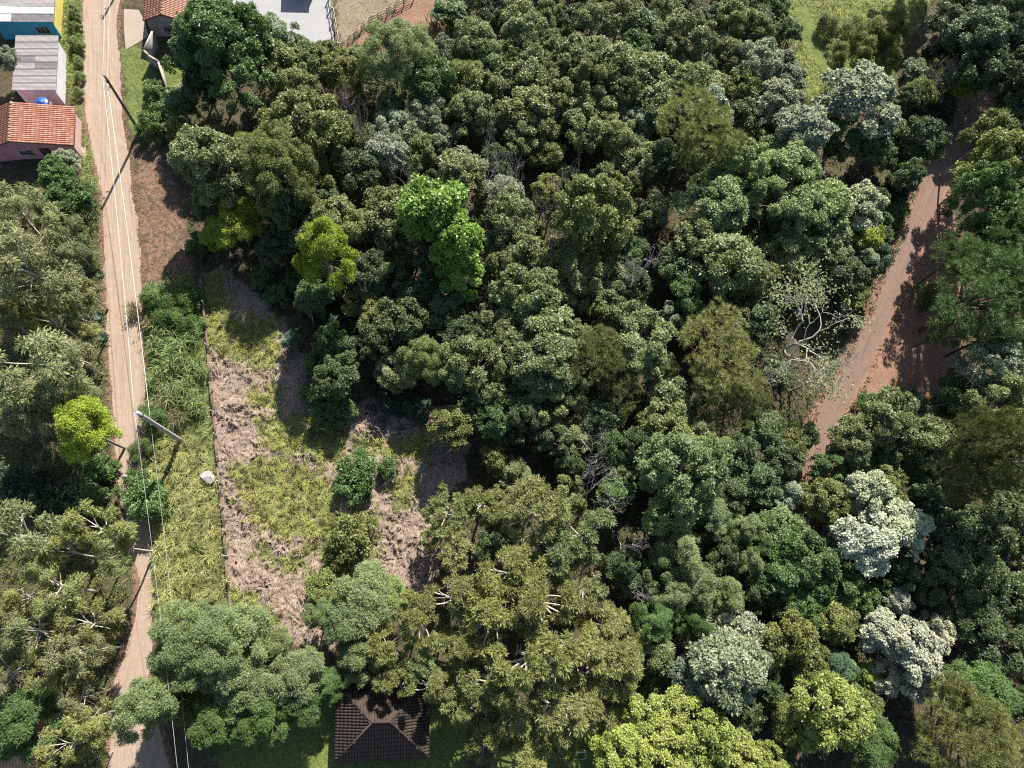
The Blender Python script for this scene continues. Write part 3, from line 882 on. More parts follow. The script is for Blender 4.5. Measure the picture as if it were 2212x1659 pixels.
rail_fence('timber_fence', 'pale post and rail timber fence curving above the red bank',
           T10([(730, 372), (790, 318), (848, 262), (908, 203), (970, 148), (1050, 108), (1130, 70), (1198, 22), (1275, -12), (1360, -60)]), 1.25, (0.4, 0.8, 1.2))
rail_fence('lattice_fence', 'cross braced timber fence along the edge of the pale yard',
           T10([(712, 372), (695, 270), (678, 160), (662, 70), (640, -40), (625, -130)]), 1.9, (0.25, 1.05, 1.85), pr=0.07, brace=True)
rail_fence('timber_fence', 'short pale rail fence at the near corner of the paved yard', T10([(500, 388), (600, 376), (700, 366)]), 1.1, (0.45, 0.75, 1.05), pr=0.06)
rail_fence('timber_fence', 'small wooden paddock fence below the long low grey wall', [(363, 188), (391, 181), (418, 176)], 1.2, (0.35, 0.75, 1.15), pr=0.06)

# low wall with leaning posts between tall grass and the cut field
a = at(436, 600); b = at(502, 1348)
o = a; r = empty('field_fence', (a[0], a[1], 0)); tag(r, 'low brown wall with thin posts between the tall grass and the cut straw', 'fence')
dv = (b - a)[:2]; ln = np.linalg.norm(dv); dv /= ln; nrm = np.array([-dv[1], dv[0]])
nseg = 12
for i in range(nseg):
    p0 = dv * (ln * i / nseg); p1 = dv * (ln * (i + 1) / nseg - 0.02); w = nrm * 0.09
    zt = 0.55 + 0.12 * math.sin(i * 2.1)
    V = [(*(p0 - w), -.4), (*(p1 - w), -.4), (*(p1 + w), -.4), (*(p0 + w), -.4), (*(p0 - w), zt), (*(p1 - w), zt), (*(p1 + w), zt), (*(p0 + w), zt)]
    mb = MB(); mb.add(V, [(0, 3, 2, 1), (4, 5, 6, 7), (0, 1, 5, 4), (1, 2, 6, 5), (2, 3, 7, 6), (3, 0, 4, 7)]); mb.build('wall_panel', 'brown_wall', r)
for i in range(15):
    p0 = dv * (ln * (i + 0.4) / 15) + nrm * 0.16
    MB().tube([(*p0, -.4), (p0[0] + .05, p0[1], .8), (p0[0] + .12 * (i % 3 - 1), p0[1] + .05, 1.55)], 0.06, 5).build('post', 'bark_pale', r)
for z in (0.9, 1.35):
    MB().tube([(*(nrm * .22), z), (*(dv * ln * .5 + nrm * .22), z - .05), (*(dv * ln + nrm * .22), z)], 0.008, 4).build('wire', 'iron', r)


# ------------------------------------------------------------------ poles and wires
def pole(name, label, x, y, h, r0, r1, mat, arm_z, arm_dir):
    o = empty(name, (x, y, gz(x, y))); tag(o, label, 'utility pole', 'concrete poles along the dirt road')
    z = np.linspace(-0.6, h, 8)
    MB().tube(np.column_stack([0 * z, 0 * z, z]), np.linspace(r0, r1, 8), 12).build('shaft', mat, o)
    c, s = math.cos(arm_dir), math.sin(arm_dir)
    for k, zz in enumerate(arm_z):
        br = MB(); br.tube([(-.10 * c, -.10 * s, zz), (.45 * c, .45 * s, zz)], 0.035, 6); b2 = br.build('bracket', 'iron', o)
        ins = MB(); ins.lathe([(.02, -.02), (.07, 0), (.07, .05), (.04, .07), (.07, .10), (.06, .15), (.02, .17)], 10, (.40 * c, .40 * s, zz + .04)); ins.build('insulator', 'insulator', b2)
    cl = MB(); cl.lathe([(r1 * 1.25, h - .9), (r1 * 1.35, h - .88), (r1 * 1.35, h - .72), (r1 * 1.25, h - .70)], 12); cl.build('clamp', 'iron', o)
    return o


p1 = at(302.5, 286); p2 = at(392.5, 953)
H1, H2 = 9.95, 12.2
p0 = np.array([-43.0, 84.0, 0]); p3 = np.array([-20.0, -21.0, 0])
pole('utility_pole', 'slim brown concrete pole standing in the low bush on the lawn strip', p1[0], p1[1], H1, .19, .13, 'brown_pole', (H1 - .3, H1 - 1.4, H1 - 2.2), 2.6)
pole('utility_pole', 'thick pale grey concrete pole standing in the tall grass verge', p2[0], p2[1], H2, .26, .19, 'concrete_pole', (H2 - .2, H2 - 4.2), 2.6)
pole('utility_pole', 'brown concrete pole beyond the paved driveway, casting its shadow across the road', p0[0], p0[1], 9.5, .19, .13, 'brown_pole', (9.2, 8.1), 2.6)
pole('utility_pole', 'grey concrete pole hidden among trees past the road bend', p3[0], p3[1], 8.0, .24, .17, 'concrete_pole', (7.7, 5.2), 2.6)


def wire(label, A, B, sag, rad):
    A = np.array(A, float); B = np.array(B, float)
    t = np.linspace(0, 1, 26)[:, None]
    P = A * (1 - t) + B * t; P[:, 2] -= sag * 4 * (t * (1 - t))[:, 0]
    m = MB(); m.tube(P - A, rad, 5)
    w = m.build('power_cable', 'cable'); w.location = A
    tag(w, label, 'cable', 'cables over the dirt road')


def tip(p, z, k=0.40):
    return (p[0] + k * math.cos(2.6), p[1] + k * math.sin(2.6), z)


wire('upper pale cable from the brown pole to the grey pole', tip(p1, H1 - .1), tip(p2, H2), 0.35, 0.019)
wire('lower twisted pale cable from the brown pole to the grey pole', tip(p1, H1 - 1.3), tip(p2, H2 - 4.0), 0.4, 0.025)
wire('upper cable running on from the grey pole towards the trees', tip(p2, H2), tip(p3, 7.8), 0.5, 0.012)
wire('lower cable running on from the grey pole over the tall grass', tip(p2, H2 - 4.0), tip(p3, 5.3), 0.5, 0.012)
wire('upper cable running away from the brown pole over the road', tip(p1, H1 - .1), tip(p0, 9.3), 0.5, 0.012)
wire('lower cable running away from the brown pole over the road', tip(p1, H1 - 1.3), tip(p0, 8.2), 0.5, 0.012)

# football goal on the shaded lawn
a = at(1198, 1623, 2.0); b = at(1266, 1625, 2.0)
g = empty('football_goal', (a[0], a[1], 0)); tag(g, 'white football goal frame on the lawn between pale trees and the lime tree', 'goal')
d = b - a
MB().tube([(0, 0, 2.0), (d[0], d[1], 2.0)], 0.055, 8).build('crossbar', 'white_plastic', g)
for q in ((0, 0), (d[0], d[1])):
    MB().tube([(q[0], q[1], -.1), (q[0], q[1], 1.99)], 0.05, 8).build('goalpost', 'white_plastic', g)
    MB().tube([(q[0], q[1], 1.95), (q[0], q[1] - .5, 1.9), (q[0], q[1] - 1.0, 0.05)], 0.025, 6).build('back_stay', 'white_plastic', g)
MB().tube([(0, -1.0, .08), (d[0], d[1] - 1.0, .08)], 0.025, 6).build('ground_bar', 'white_plastic', g)


def lump(name, label, cat, px, py, size, mat, seed, group=None):
    """Irregular broken block."""
    r = np.random.default_rng(seed)
    n = 90
    i = np.arange(n) + .5; ph = np.arccos(1 - 2 * i / n); th = math.pi * (1 + 5 ** .5) * i
    D = np.column_stack([np.cos(th) * np.sin(ph), np.sin(th) * np.sin(ph), np.cos(ph)])
    A = unit(r.normal(size=(9, 3)))
    hh = np.minimum.reduce([0.75 / np.maximum(D @ a_, .3) for a_ in A] + [np.full(n, 1.25)])
    V = D * hh[:, None] * np.array(size) / 2
    import bmesh
    bm = bmesh.new()
    for v in V:
        bm.verts.new(v)
    bmesh.ops.convex_hull(bm, input=bm.verts)
    me = bpy.data.meshes.new(name); bm.to_mesh(me); bm.free(); me.materials.append(M[mat])
    p = at(px, py); o = put(name, me, None, (p[0], p[1], gz(p[0], p[1]) + size[2] * .3), (r.normal(0, .15), r.normal(0, .15), r.uniform(0, 6)))
    return tag(o, label, cat, group)


lump('concrete_block', 'pale broken concrete block against the low brown wall', 'block', 455, 1034, (1.3, 1.7, 1.2), 'rock', 4)
lump('white_sack', 'crumpled white sack lying on the road edge under the green shrub', 'sack', 272, 1030, (.8, .45, .4), 'white_plastic', 5)
lump('white_sack', 'white sack half hidden among the weeds left of the road', 'sack', 119, 720, (.7, .5, .4), 'white_plastic', 6)

# loose clods along the road edges
mb = MB(); r = np.random.default_rng(21)
E_ = np.vstack([resample(poly(ROAD_L), 700), resample(poly(ROAD_R), 500)])
E_ = E_ + r.normal(0, .22, E_.shape); Ez = np.maximum(ground(E_), 0.0)
for c, cz in zip(E_, Ez):
    s = r.uniform(.02, .09)
    V = np.array([(1, 0, 0), (-1, 0, 0), (0, 1, 0), (0, -1, 0), (0, 0, 1), (0, 0, -1)]) * s * r.uniform(.6, 1.3, (6, 1)) + (c[0], c[1], cz + s * .3)
    mb.add(V, None, [(0, 2, 4), (2, 1, 4), (1, 3, 4), (3, 0, 4), (2, 0, 5), (1, 2, 5), (3, 1, 5), (0, 3, 5)])
tag(mb.build('soil_clods', 'clod'), 'loose reddish soil clods graded to the edges of the dirt road', 'soil', kind='stuff')

# leaning dead trunk in the clearing
q = at(808, 1109)
mb = MB(); mb.tube([(0, 0, -.4), (.02, .03, .5), (-.12, .10, 1.3), (-.10, .16, 2.0), (-.22, .2, 2.9)], (.13, .12, .11, .09, .07), 8)
o = mb.build('dead_trunk', 'bark_pale', None, True); o.location = (q[0], q[1], gz(q[0], q[1]))
tag(o, 'crooked bare trunk standing in the straw beside the grey green bush', 'trunk')

# ------------------------------------------------------------------ plant prototypes
def limb(mb, a, b, r0, r1, rg, bend=0.12, k=5, n=5):
    a = np.array(a, float); b = np.array(b, float)
    t = np.linspace(0, 1, n)[:, None]
    off = rg.normal(0, bend, 3) * np.linalg.norm(b - a)
    P = a * (1 - t) + b * t + off * (t * (1 - t)) * 2
    mb.tube(P, np.linspace(r0, r1, n), k, cap=False)
    return P


def dome(nl, rg, low=-0.2, jit=0.12):
    i = np.arange(nl) + 0.5
    z = 1 - (1 - low) * i / nl
    th = 2.399963 * i + rg.uniform(0, 6.28)
    h = np.sqrt(np.maximum(1 - z * z, 0))
    return np.column_stack([h * np.cos(th), h * np.sin(th), z]) + rg.normal(0, jit, (nl, 3))


def make_tree(seed, R=2.8, H=8.0, depth=2.6, nl=18, lr=0.36, sprays=950, lps=9, L=0.34, W=0.17, spread=0.22, droop=0.1, nrm_up=0.5,
              mat='leaf', bark='bark', low=-0.25, trunk_r=0.16, twigs=0, limb_r=0.05, flat=0.85, gap=0.0, needle=False, lob_var=0.25, fork=0.5, shell=0.35, oval=0.12, nsub=7, sub=0.46):
    rg = np.random.default_rng(seed)
    zc = H - depth
    sx = 1 + rg.normal(0, oval); sy = 1 + rg.normal(0, oval)
    Dm = dome(nl, rg, low)
    Lr = lr * R * (1 + rg.normal(0, lob_var, nl)).clip(0.5, 1.6)
    wob = 1 + 0.18 * np.sin(2 * np.arctan2(Dm[:, 1], Dm[:, 0]) + rg.uniform(0, 6)) + rg.normal(0, 0.08, nl)
    C = Dm * np.column_stack([(R - Lr * 0.8) * sx * wob, (R - Lr * 0.8) * sy * wob, np.full(nl, depth) - Lr * 0.6]) + (0, 0, zc)
    if gap:
        keep = rg.random(nl) > gap; C = C[keep]; Lr = Lr[keep]; Dm = Dm[keep]; nl = len(C)
    # wood
    tb = MB()
    f = np.array([rg.normal(0, .12), rg.normal(0, .12), zc - depth * fork])
    base = np.array([rg.normal(0, .15), rg.normal(0, .15), -0.5])
    limb(tb, base, f, trunk_r, trunk_r * .75, rg, .03, 8, 6)
    top = f + (C[0] - f) * .8
    limb(tb, f, top, trunk_r * .75, trunk_r * .3, rg, .08, 6, 6)
    for c, l in zip(C, Lr):
        s = f + (top - f) * rg.uniform(0, .6)
        e = c - np.array([0, 0, l * .25])
        limb(tb, s, e, limb_r * 1.3, limb_r * .5, rg, .12, 5, 5)
        for _ in range(twigs):
            dd = unit(rg.normal(size=3) + (0, 0, .5) + .6 * unit(c - f))
            limb(tb, e, c + dd * l * rg.uniform(.75, 1.05), limb_r * .55, limb_r * .2, rg, .15, 4, 4)
    trunk = tb.mesh('trunk', bark, True)
    # foliage: every lobe breaks into smaller clumps
    cc = np.array([0, 0, zc - depth * .3])
    ns = nsub; m = nl * ns
    o1 = np.repeat(unit(C - cc), ns, 0)
    d1 = unit(rg.normal(size=(m, 3)) + o1 * .8 + (0, 0, .3))
    C2 = np.repeat(C, ns, 0) + d1 * (np.repeat(Lr, ns) * rg.uniform(.55, .9, m))[:, None] * (1, 1, flat)
    L2 = np.repeat(Lr, ns) * sub * rg.uniform(.6, 1.35, m)
    t2 = rg.random(m) * .7 + np.repeat(rg.random(nl), ns) * .3
    w = L2 ** 2; pick = rg.choice(m, sprays, p=w / w.sum())
    d = unit(rg.normal(size=(sprays, 3)) + d1[pick] * 0.7 + (0, 0, 0.3))
    rad = L2[pick] * (1 - shell * rg.random(sprays) ** 1.5)
    sp = C2[pick] + d * rad[:, None] * (1, 1, flat)
    ax = unit(d * 0.7 + (0, 0, nrm_up) + rg.normal(0, .25, (sprays, 3)))
    st = rg.random(sprays) * 0.5 + 0.5 * t2[pick]
    n = sprays * lps
    A = np.repeat(ax, lps, 0); Pp = np.repeat(sp, lps, 0)
    t = unit(np.cross(A, rg.normal(size=(n, 3))))
    mb = MB()
    if needle:
        T = unit(A * rg.uniform(.25, 1.1, (n, 1)) + t * 0.8)
        S = unit(np.cross(T, rg.normal(size=(n, 3)))) * W * .5
        ll = L * rg.uniform(.7, 1.15, (n, 1))
        P0 = Pp + rg.normal(0, spread * .35, (n, 3))
        V = np.stack([P0 - S, P0 + S, P0 + T * ll], 1).reshape(-1, 3)
        ti = np.clip(np.repeat(st, lps) * .7 + rg.random(n) * .3, 0, 1)
        mb.add(V, None, np.arange(3 * n).reshape(-1, 3), np.repeat(ti, 3), np.repeat(rg.random(n), 3))
    else:
        P0 = Pp + t * rg.uniform(0, spread, (n, 1)) + A * rg.normal(0, spread * .35, (n, 1))
        T = unit(t + A * rg.uniform(0, .5, (n, 1)) - np.array([0, 0, droop]) + rg.normal(0, .15, (n, 3)))
        N = unit(A + rg.normal(0, .45, (n, 3)))
        ti = np.clip(np.repeat(st, lps) * .6 + rg.random(n) * .4, 0, 1)
        s = rg.uniform(.65, 1.2, n)
        mb.leaves(P0, T, N, L * s, W * s, ti, rg.random(n))
    crown = mb.mesh('crown', mat, False, True)
    R = float(np.percentile(np.linalg.norm(np.vstack(mb.v)[:, :2], axis=1), 93)) * .98
    H = float(np.percentile(np.vstack(mb.v)[:, 2], 98))
    return trunk, crown, H, R


def make_bare(seed, R=2.8, H=7.5, spread=0.75, levels=5, r0=0.13, bark='dead_wood', n0=4, sparse=0, sp_mat='leaf_matte', wig=0.2, flowers=0):
    """Leafless tree; returns trunk (stem and first forks) and crown (twigs)."""
    rg = np.random.default_rng(seed)
    tb = MB(); cb = MB(); tips = []

    def grow(p, d, ln, r, lev):
        d = unit(np.array(d))
        n = 4; P = [p]; q = np.array(p)
        for i in range(n):
            d = unit(d + rg.normal(0, wig, 3) + (0, 0, .04))
            q = q + d * ln / n; P.append(q)
        (tb if lev < 2 else cb).tube(np.array(P), np.linspace(r, r * .62, n + 1), 6 if lev < 2 else 4, cap=False)
        if lev >= levels:
            tips.append((q, d)); return
        k = n0 if lev == 0 else int(rg.integers(2, 4))
        for j in range(k):
            a = unit(np.cross(d, rg.normal(size=3)))
            nd_ = unit(d * (1 - spread * .5) + a * spread * rg.uniform(.6, 1.1) + (0, 0, .12))
            s = P[-1] if j < 2 else P[int(rg.integers(2, n + 1))]
            grow(s, nd_, ln * rg.uniform(.6, .85), r * rg.uniform(.48, .62), lev + 1)
    grow(np.array([0, 0, -.5]), (rg.normal(0, .08), rg.normal(0, .08), 1), H * .42, r0, 0)
    V = np.vstack(cb.v); ext = np.percentile(np.linalg.norm(V[:, :2], axis=1), 97)
    sc_ = R / ext; zs = H / V[:, 2].max()
    for m in (tb, cb):
        m.v = [v * (sc_, sc_, zs) for v in m.v]
    trunk = tb.mesh('trunk', bark, True)
    if sparse:
        tp = np.array([t[0] for t in tips]) * (sc_, sc_, zs)
        idx = rg.integers(0, len(tp), sparse); n = sparse * 5
        P0 = np.repeat(tp[idx], 5, 0) + rg.normal(0, .22, (n, 3))
        T = unit(rg.normal(size=(n, 3)) + (0, 0, .2)); N = unit(rg.normal(0, .5, (n, 3)) + (0, 0, 1))
        lm = MB(); lm.leaves(P0, T, N, rg.uniform(.09, .2, n), rg.uniform(.05, .1, n), rg.random(n), rg.random(n))
        leaf = lm.mesh('crown', sp_mat, False, True)
        fl = None
        if flowers:
            idx = rg.integers(0, len(tp), flowers); n = flowers * 14
            P0 = np.repeat(tp[idx], 14, 0) + rg.normal(0, .11, (n, 3)) + (0, 0, .1)
            T = unit(rg.normal(size=(n, 3)) + (0, 0, .3)); N = unit(rg.normal(0, .5, (n, 3)) + (0, 0, 1))
            fm = MB(); fm.leaves(P0, T, N, rg.uniform(.1, .2, n), rg.uniform(.08, .14, n), rg.random(n), rg.random(n))
            fl = fm.mesh('flowers', M['petal'], False, True)
        return trunk, leaf, H, R, cb.mesh('branches', bark, True), fl
    return trunk, cb.mesh('branches', bark, True), H, R


M['petal'] = plain('yellow_petal', (.62, .52, .03), .7, .2, 5, .2, 0, 10)


def make_reed(seed, R=1.6, H=2.6, n=260, L=1.7, W=0.07):
    rg = np.random.default_rng(seed)
    tb = MB(); mb = MB()
    st = rg.normal(0, R * .33, (26, 2))
    P, D, LL, le = [], [], [], []
    for s in st:
        hh = H * rg.uniform(.5, .9); ln = rg.normal(0, .18, 2)
        top = np.array([s[0] + ln[0] * hh, s[1] + ln[1] * hh, hh])
        tb.tube([(s[0], s[1], -.2), (s[0] + ln[0] * hh * .4, s[1] + ln[1] * hh * .4, hh * .5), top], (.03, .025, .012), 5, False)
        for _ in range(n // 26):
            t = rg.uniform(.25, 1); a = rg.uniform(0, 6.28)
            P.append((s[0] + ln[0] * hh * t, s[1] + ln[1] * hh * t, hh * t)); D.append((math.cos(a), math.sin(a), 0))
            LL.append(L * rg.uniform(.5, 1)); le.append(rg.uniform(.45, 1.0))
    k = len(P)
    mb.blades(np.array(P), np.array(D), np.array(LL), np.full(k, W), np.array(le), rg.random(k), rg.random(k))
    return tb.mesh('stems', 'bark_grey'), mb.mesh('leaves', 'leaf_matte', False, True), H, R


def make_agave(seed, R=0.8):
    rg = np.random.default_rng(seed); mb = MB(); n = 34
    a = np.arange(n) * 2.4; D = np.column_stack([np.cos(a), np.sin(a), 0 * a])
    L = R * rg.uniform(.8, 1.15, n); up = np.linspace(.1, 1.2, n)
    T = unit(D + np.column_stack([0 * a, 0 * a, up])); N = unit(np.column_stack([-D[:, 0] * up, -D[:, 1] * up, np.ones(n)]))
    mb.leaves(D * .06 + (0, 0, .1), T, N, L, np.full(n, .15), rg.random(n), rg.random(n), -.3)
    tb = MB(); tb.lathe([(.02, .22), (.09, .15), (.12, 0), (.10, -.15)], 8)
    return tb.mesh('stem', 'bark_grey'), mb.mesh('leaves', 'leaf', False, True), .8, R


PROTO = {
    'dusty': [make_tree(100 + i, H=8.2, depth=2.7, nl=13 + 3 * (i % 3), lr=.36 + .03 * (i % 2), sprays=1700, lps=9, L=.27, W=.14, twigs=1, bark='bark_grey', spread=.19) for i in range(7)],
    'dusty_big': [make_tree(150 + i, R=4.4, H=11, depth=3.9, nl=24, lr=.27, sprays=3600, lps=9, L=.29, W=.15, twigs=1, bark='bark_grey', spread=.2, lob_var=.3) for i in range(3)],
    'silver': [make_tree(200 + i, H=8.5, depth=2.4, nl=18, lr=.32, sprays=1900, lps=9, L=.27, W=.19, nrm_up=.7, mat='leaf_silver', spread=.2, bark='bark_grey', flat=.75, gap=.06) for i in range(4)],
    'bright': [make_tree(300 + i, H=9.5, depth=3.4, nl=14, lr=.38, sprays=1800, lps=9, L=.31, W=.16, spread=.22, nrm_up=.7) for i in range(2)],
    'soft': [make_tree(400 + i, H=8.5, depth=2.8, nl=18, lr=.34, sprays=2300, lps=11, L=.28, W=.07, spread=.26, nrm_up=.6, mat='leaf_matte', bark='bark_grey', flat=.75, gap=.1, nsub=8, sub=.42) for i in range(4)],
    'soft_big': [make_tree(450 + i, R=4.6, H=11, depth=3.8, nl=26, lr=.27, sprays=5200, lps=11, L=.28, W=.07, spread=.26, nrm_up=.6, mat='leaf_matte', bark='bark_grey', flat=.75, gap=.08, nsub=8, sub=.42) for i in range(2)],
    'plume': [make_tree(500 + i, H=11.0, depth=3.0, nl=24, lr=.27, sprays=1000, lps=11, L=.42, W=.085, spread=.2, droop=-.35, nrm_up=.8, mat='leaf_matte', bark='bark_pale', gap=.36, twigs=5, limb_r=.085, low=-.4, fork=.8, lob_var=.4, nsub=4, sub=.42, shell=.6) for i in range(5)],
    'tuft': [make_tree(550 + i, H=9.0, depth=2.2, nl=30, lr=.15, sprays=620, lps=12, L=.36, W=.08, spread=.16, droop=-.4, nrm_up=.9, mat='leaf_matte', bark='bark_pale', gap=.25, twigs=4, limb_r=.07, low=.1, fork=1.4, lob_var=.3, nsub=3, sub=.6, shell=.6) for i in range(2)],
    'wispy': [make_tree(600 + i, H=9.0, depth=2.8, nl=15, lr=.26, sprays=560, lps=10, L=.36, W=.08, spread=.36, droop=.4, mat='leaf_matte', bark='bark_pale', gap=.32, twigs=4, limb_r=.06, low=-.5, lob_var=.4, nsub=4, sub=.5, shell=.7) for i in range(5)],
    'spire': [make_tree(700 + i, H=9.0, depth=4.2, nl=14, lr=.36, sprays=2100, lps=11, L=.24, W=.065, spread=.2, nrm_up=.6, mat='leaf_matte', flat=1.25, bark='bark', sub=.42) for i in range(3)],
    'pine': [make_tree(800 + i, R=3.6, H=12, depth=3.4, nl=26, lr=.28, sprays=1150, lps=22, L=.46, W=.035, spread=.14, nrm_up=.6, mat='needle', needle=True, low=-.5, twigs=2, trunk_r=.2, bark='bark', limb_r=.06, fork=.9, nsub=6, sub=.5) for i in range(3)],
    'bush': [make_tree(900 + i, R=1.6, H=2.6, depth=1.6, nl=10, lr=.42, sprays=620, lps=9, L=.22, W=.11, low=-.5, trunk_r=.06, limb_r=.025, fork=.4) for i in range(4)],
    'fern': [make_tree(950 + i, R=1.6, H=2.8, depth=1.7, nl=12, lr=.36, sprays=520, lps=10, L=.30, W=.06, low=-.5, trunk_r=.05, limb_r=.025, mat='leaf_matte', spread=.3, droop=.3, gap=.1, twigs=2, bark='bark_grey') for i in range(3)],
    'bare': [make_bare(20 + i, r0=.17, spread=.85, wig=.28) for i in range(6)],
    'semibare': [make_bare(41, R=7.5, H=11, levels=7, r0=.26, sparse=900, bark='dead_wood', n0=6, wig=.16, flowers=60), make_bare(42, R=3.2, H=8, levels=6, r0=.15, sparse=420, bark='dead_wood', n0=4)],
    'reed': [make_reed(60 + i) for i in range(3)],
    'agave': [make_agave(70)],
}
PROTO['young'] = PROTO['dusty']
COL = {'d': (.178, .214, .080), 'D': (.088, .128, .050), 'o': (.170, .196, .055), 'y': (.27, .33, .042), 's': (.38, .40, .27), 't': (.29, .315, .20), 'S': (.235, .28, .175), 'b': (.15, .26, .04),
       'g': (.100, .168, .050), 'l': (.20, .265, .095), 'k': (.035, .068, .030), 'p': (.195, .215, .062), 'P': (.115, .130, .043), 'u': (.115, .19, .115), 'r': (.19, .165, .09),
       'w': (.235, .255, .085), 'L': (.255, .31, .075), 'x': (.42, .38, .35), 'm': (.20, .25, .105), 'v': (.225, .245, .11)}
CNAME = {'t': 'pale grey green', 'v': 'pale olive', 'd': 'dusty green', 'D': 'dark dull green', 'o': 'olive green', 'y': 'lime yellow', 's': 'silvery white', 'S': 'grey silver green', 'b': 'bright green', 'g': 'mid green', 'l': 'light green',
         'k': 'very dark green', 'p': 'olive', 'P': 'dark olive', 'u': 'bluish green', 'r': 'brownish', 'w': 'yellowish olive', 'L': 'lime green', 'x': 'grey', 'm': 'soft green'}
SNAME = {'young': ('young_tree', 'young tree'), 'tuft': ('acacia_tree', 'open flat tufted tree'), 'dusty': ('broadleaf_tree', 'broadleaf tree'), 'silver': ('silver_tree', 'pale leaved tree'), 'bright': ('broadleaf_tree', 'large leaved tree'), 'soft': ('feathery_tree', 'feathery tree'),
         'plume': ('plume_tree', 'tufted pale branched tree'), 'wispy': ('slender_tree', 'thin pale stemmed tree'), 'spire': ('conifer_tree', 'dense conifer'), 'pine': ('pine_tree', 'pine tree'),
         'bush': ('bush', 'leafy bush'), 'fern': ('shrub', 'feathery shrub'), 'bare': ('bare_tree', 'bare leafless tree'), 'semibare': ('bare_tree', 'sparse twiggy tree'), 'reed': ('reed_clump', 'long leaved cane clump'),
         'agave': ('agave', 'spiky agave rosette')}
CAT = {'bush': 'bush', 'fern': 'shrub', 'reed': 'cane', 'agave': 'agave'}
GROUP = {'young': 'young trees in the gaps of the wood', 'tuft': 'open tufted trees', 'dusty': 'broadleaf trees of the wood', 'silver': 'silvery trees of the wood', 'bright': 'large leaved trees', 'soft': 'feathery trees', 'plume': 'tufted pale branched trees', 'wispy': 'thin trees beside the road', 'spire': 'conifers',
         'pine': 'pines', 'bush': 'bushes', 'fern': 'feathery shrubs', 'bare': 'bare trees in the wood', 'semibare': 'twiggy trees', 'reed': 'cane clumps', 'agave': 'agaves along the road'}
HMUL = {'young': 2.6, 'tuft': 2.6, 'dusty': 2.6, 'silver': 2.7, 'bright': 2.6, 'soft': 2.6, 'plume': 3.4, 'wispy': 3.8, 'spire': 3.2, 'pine': 2.6, 'bush': 1.5, 'fern': 1.6, 'bare': 4.4, 'semibare': 1.7, 'reed': 1.5, 'agave': 1.0}

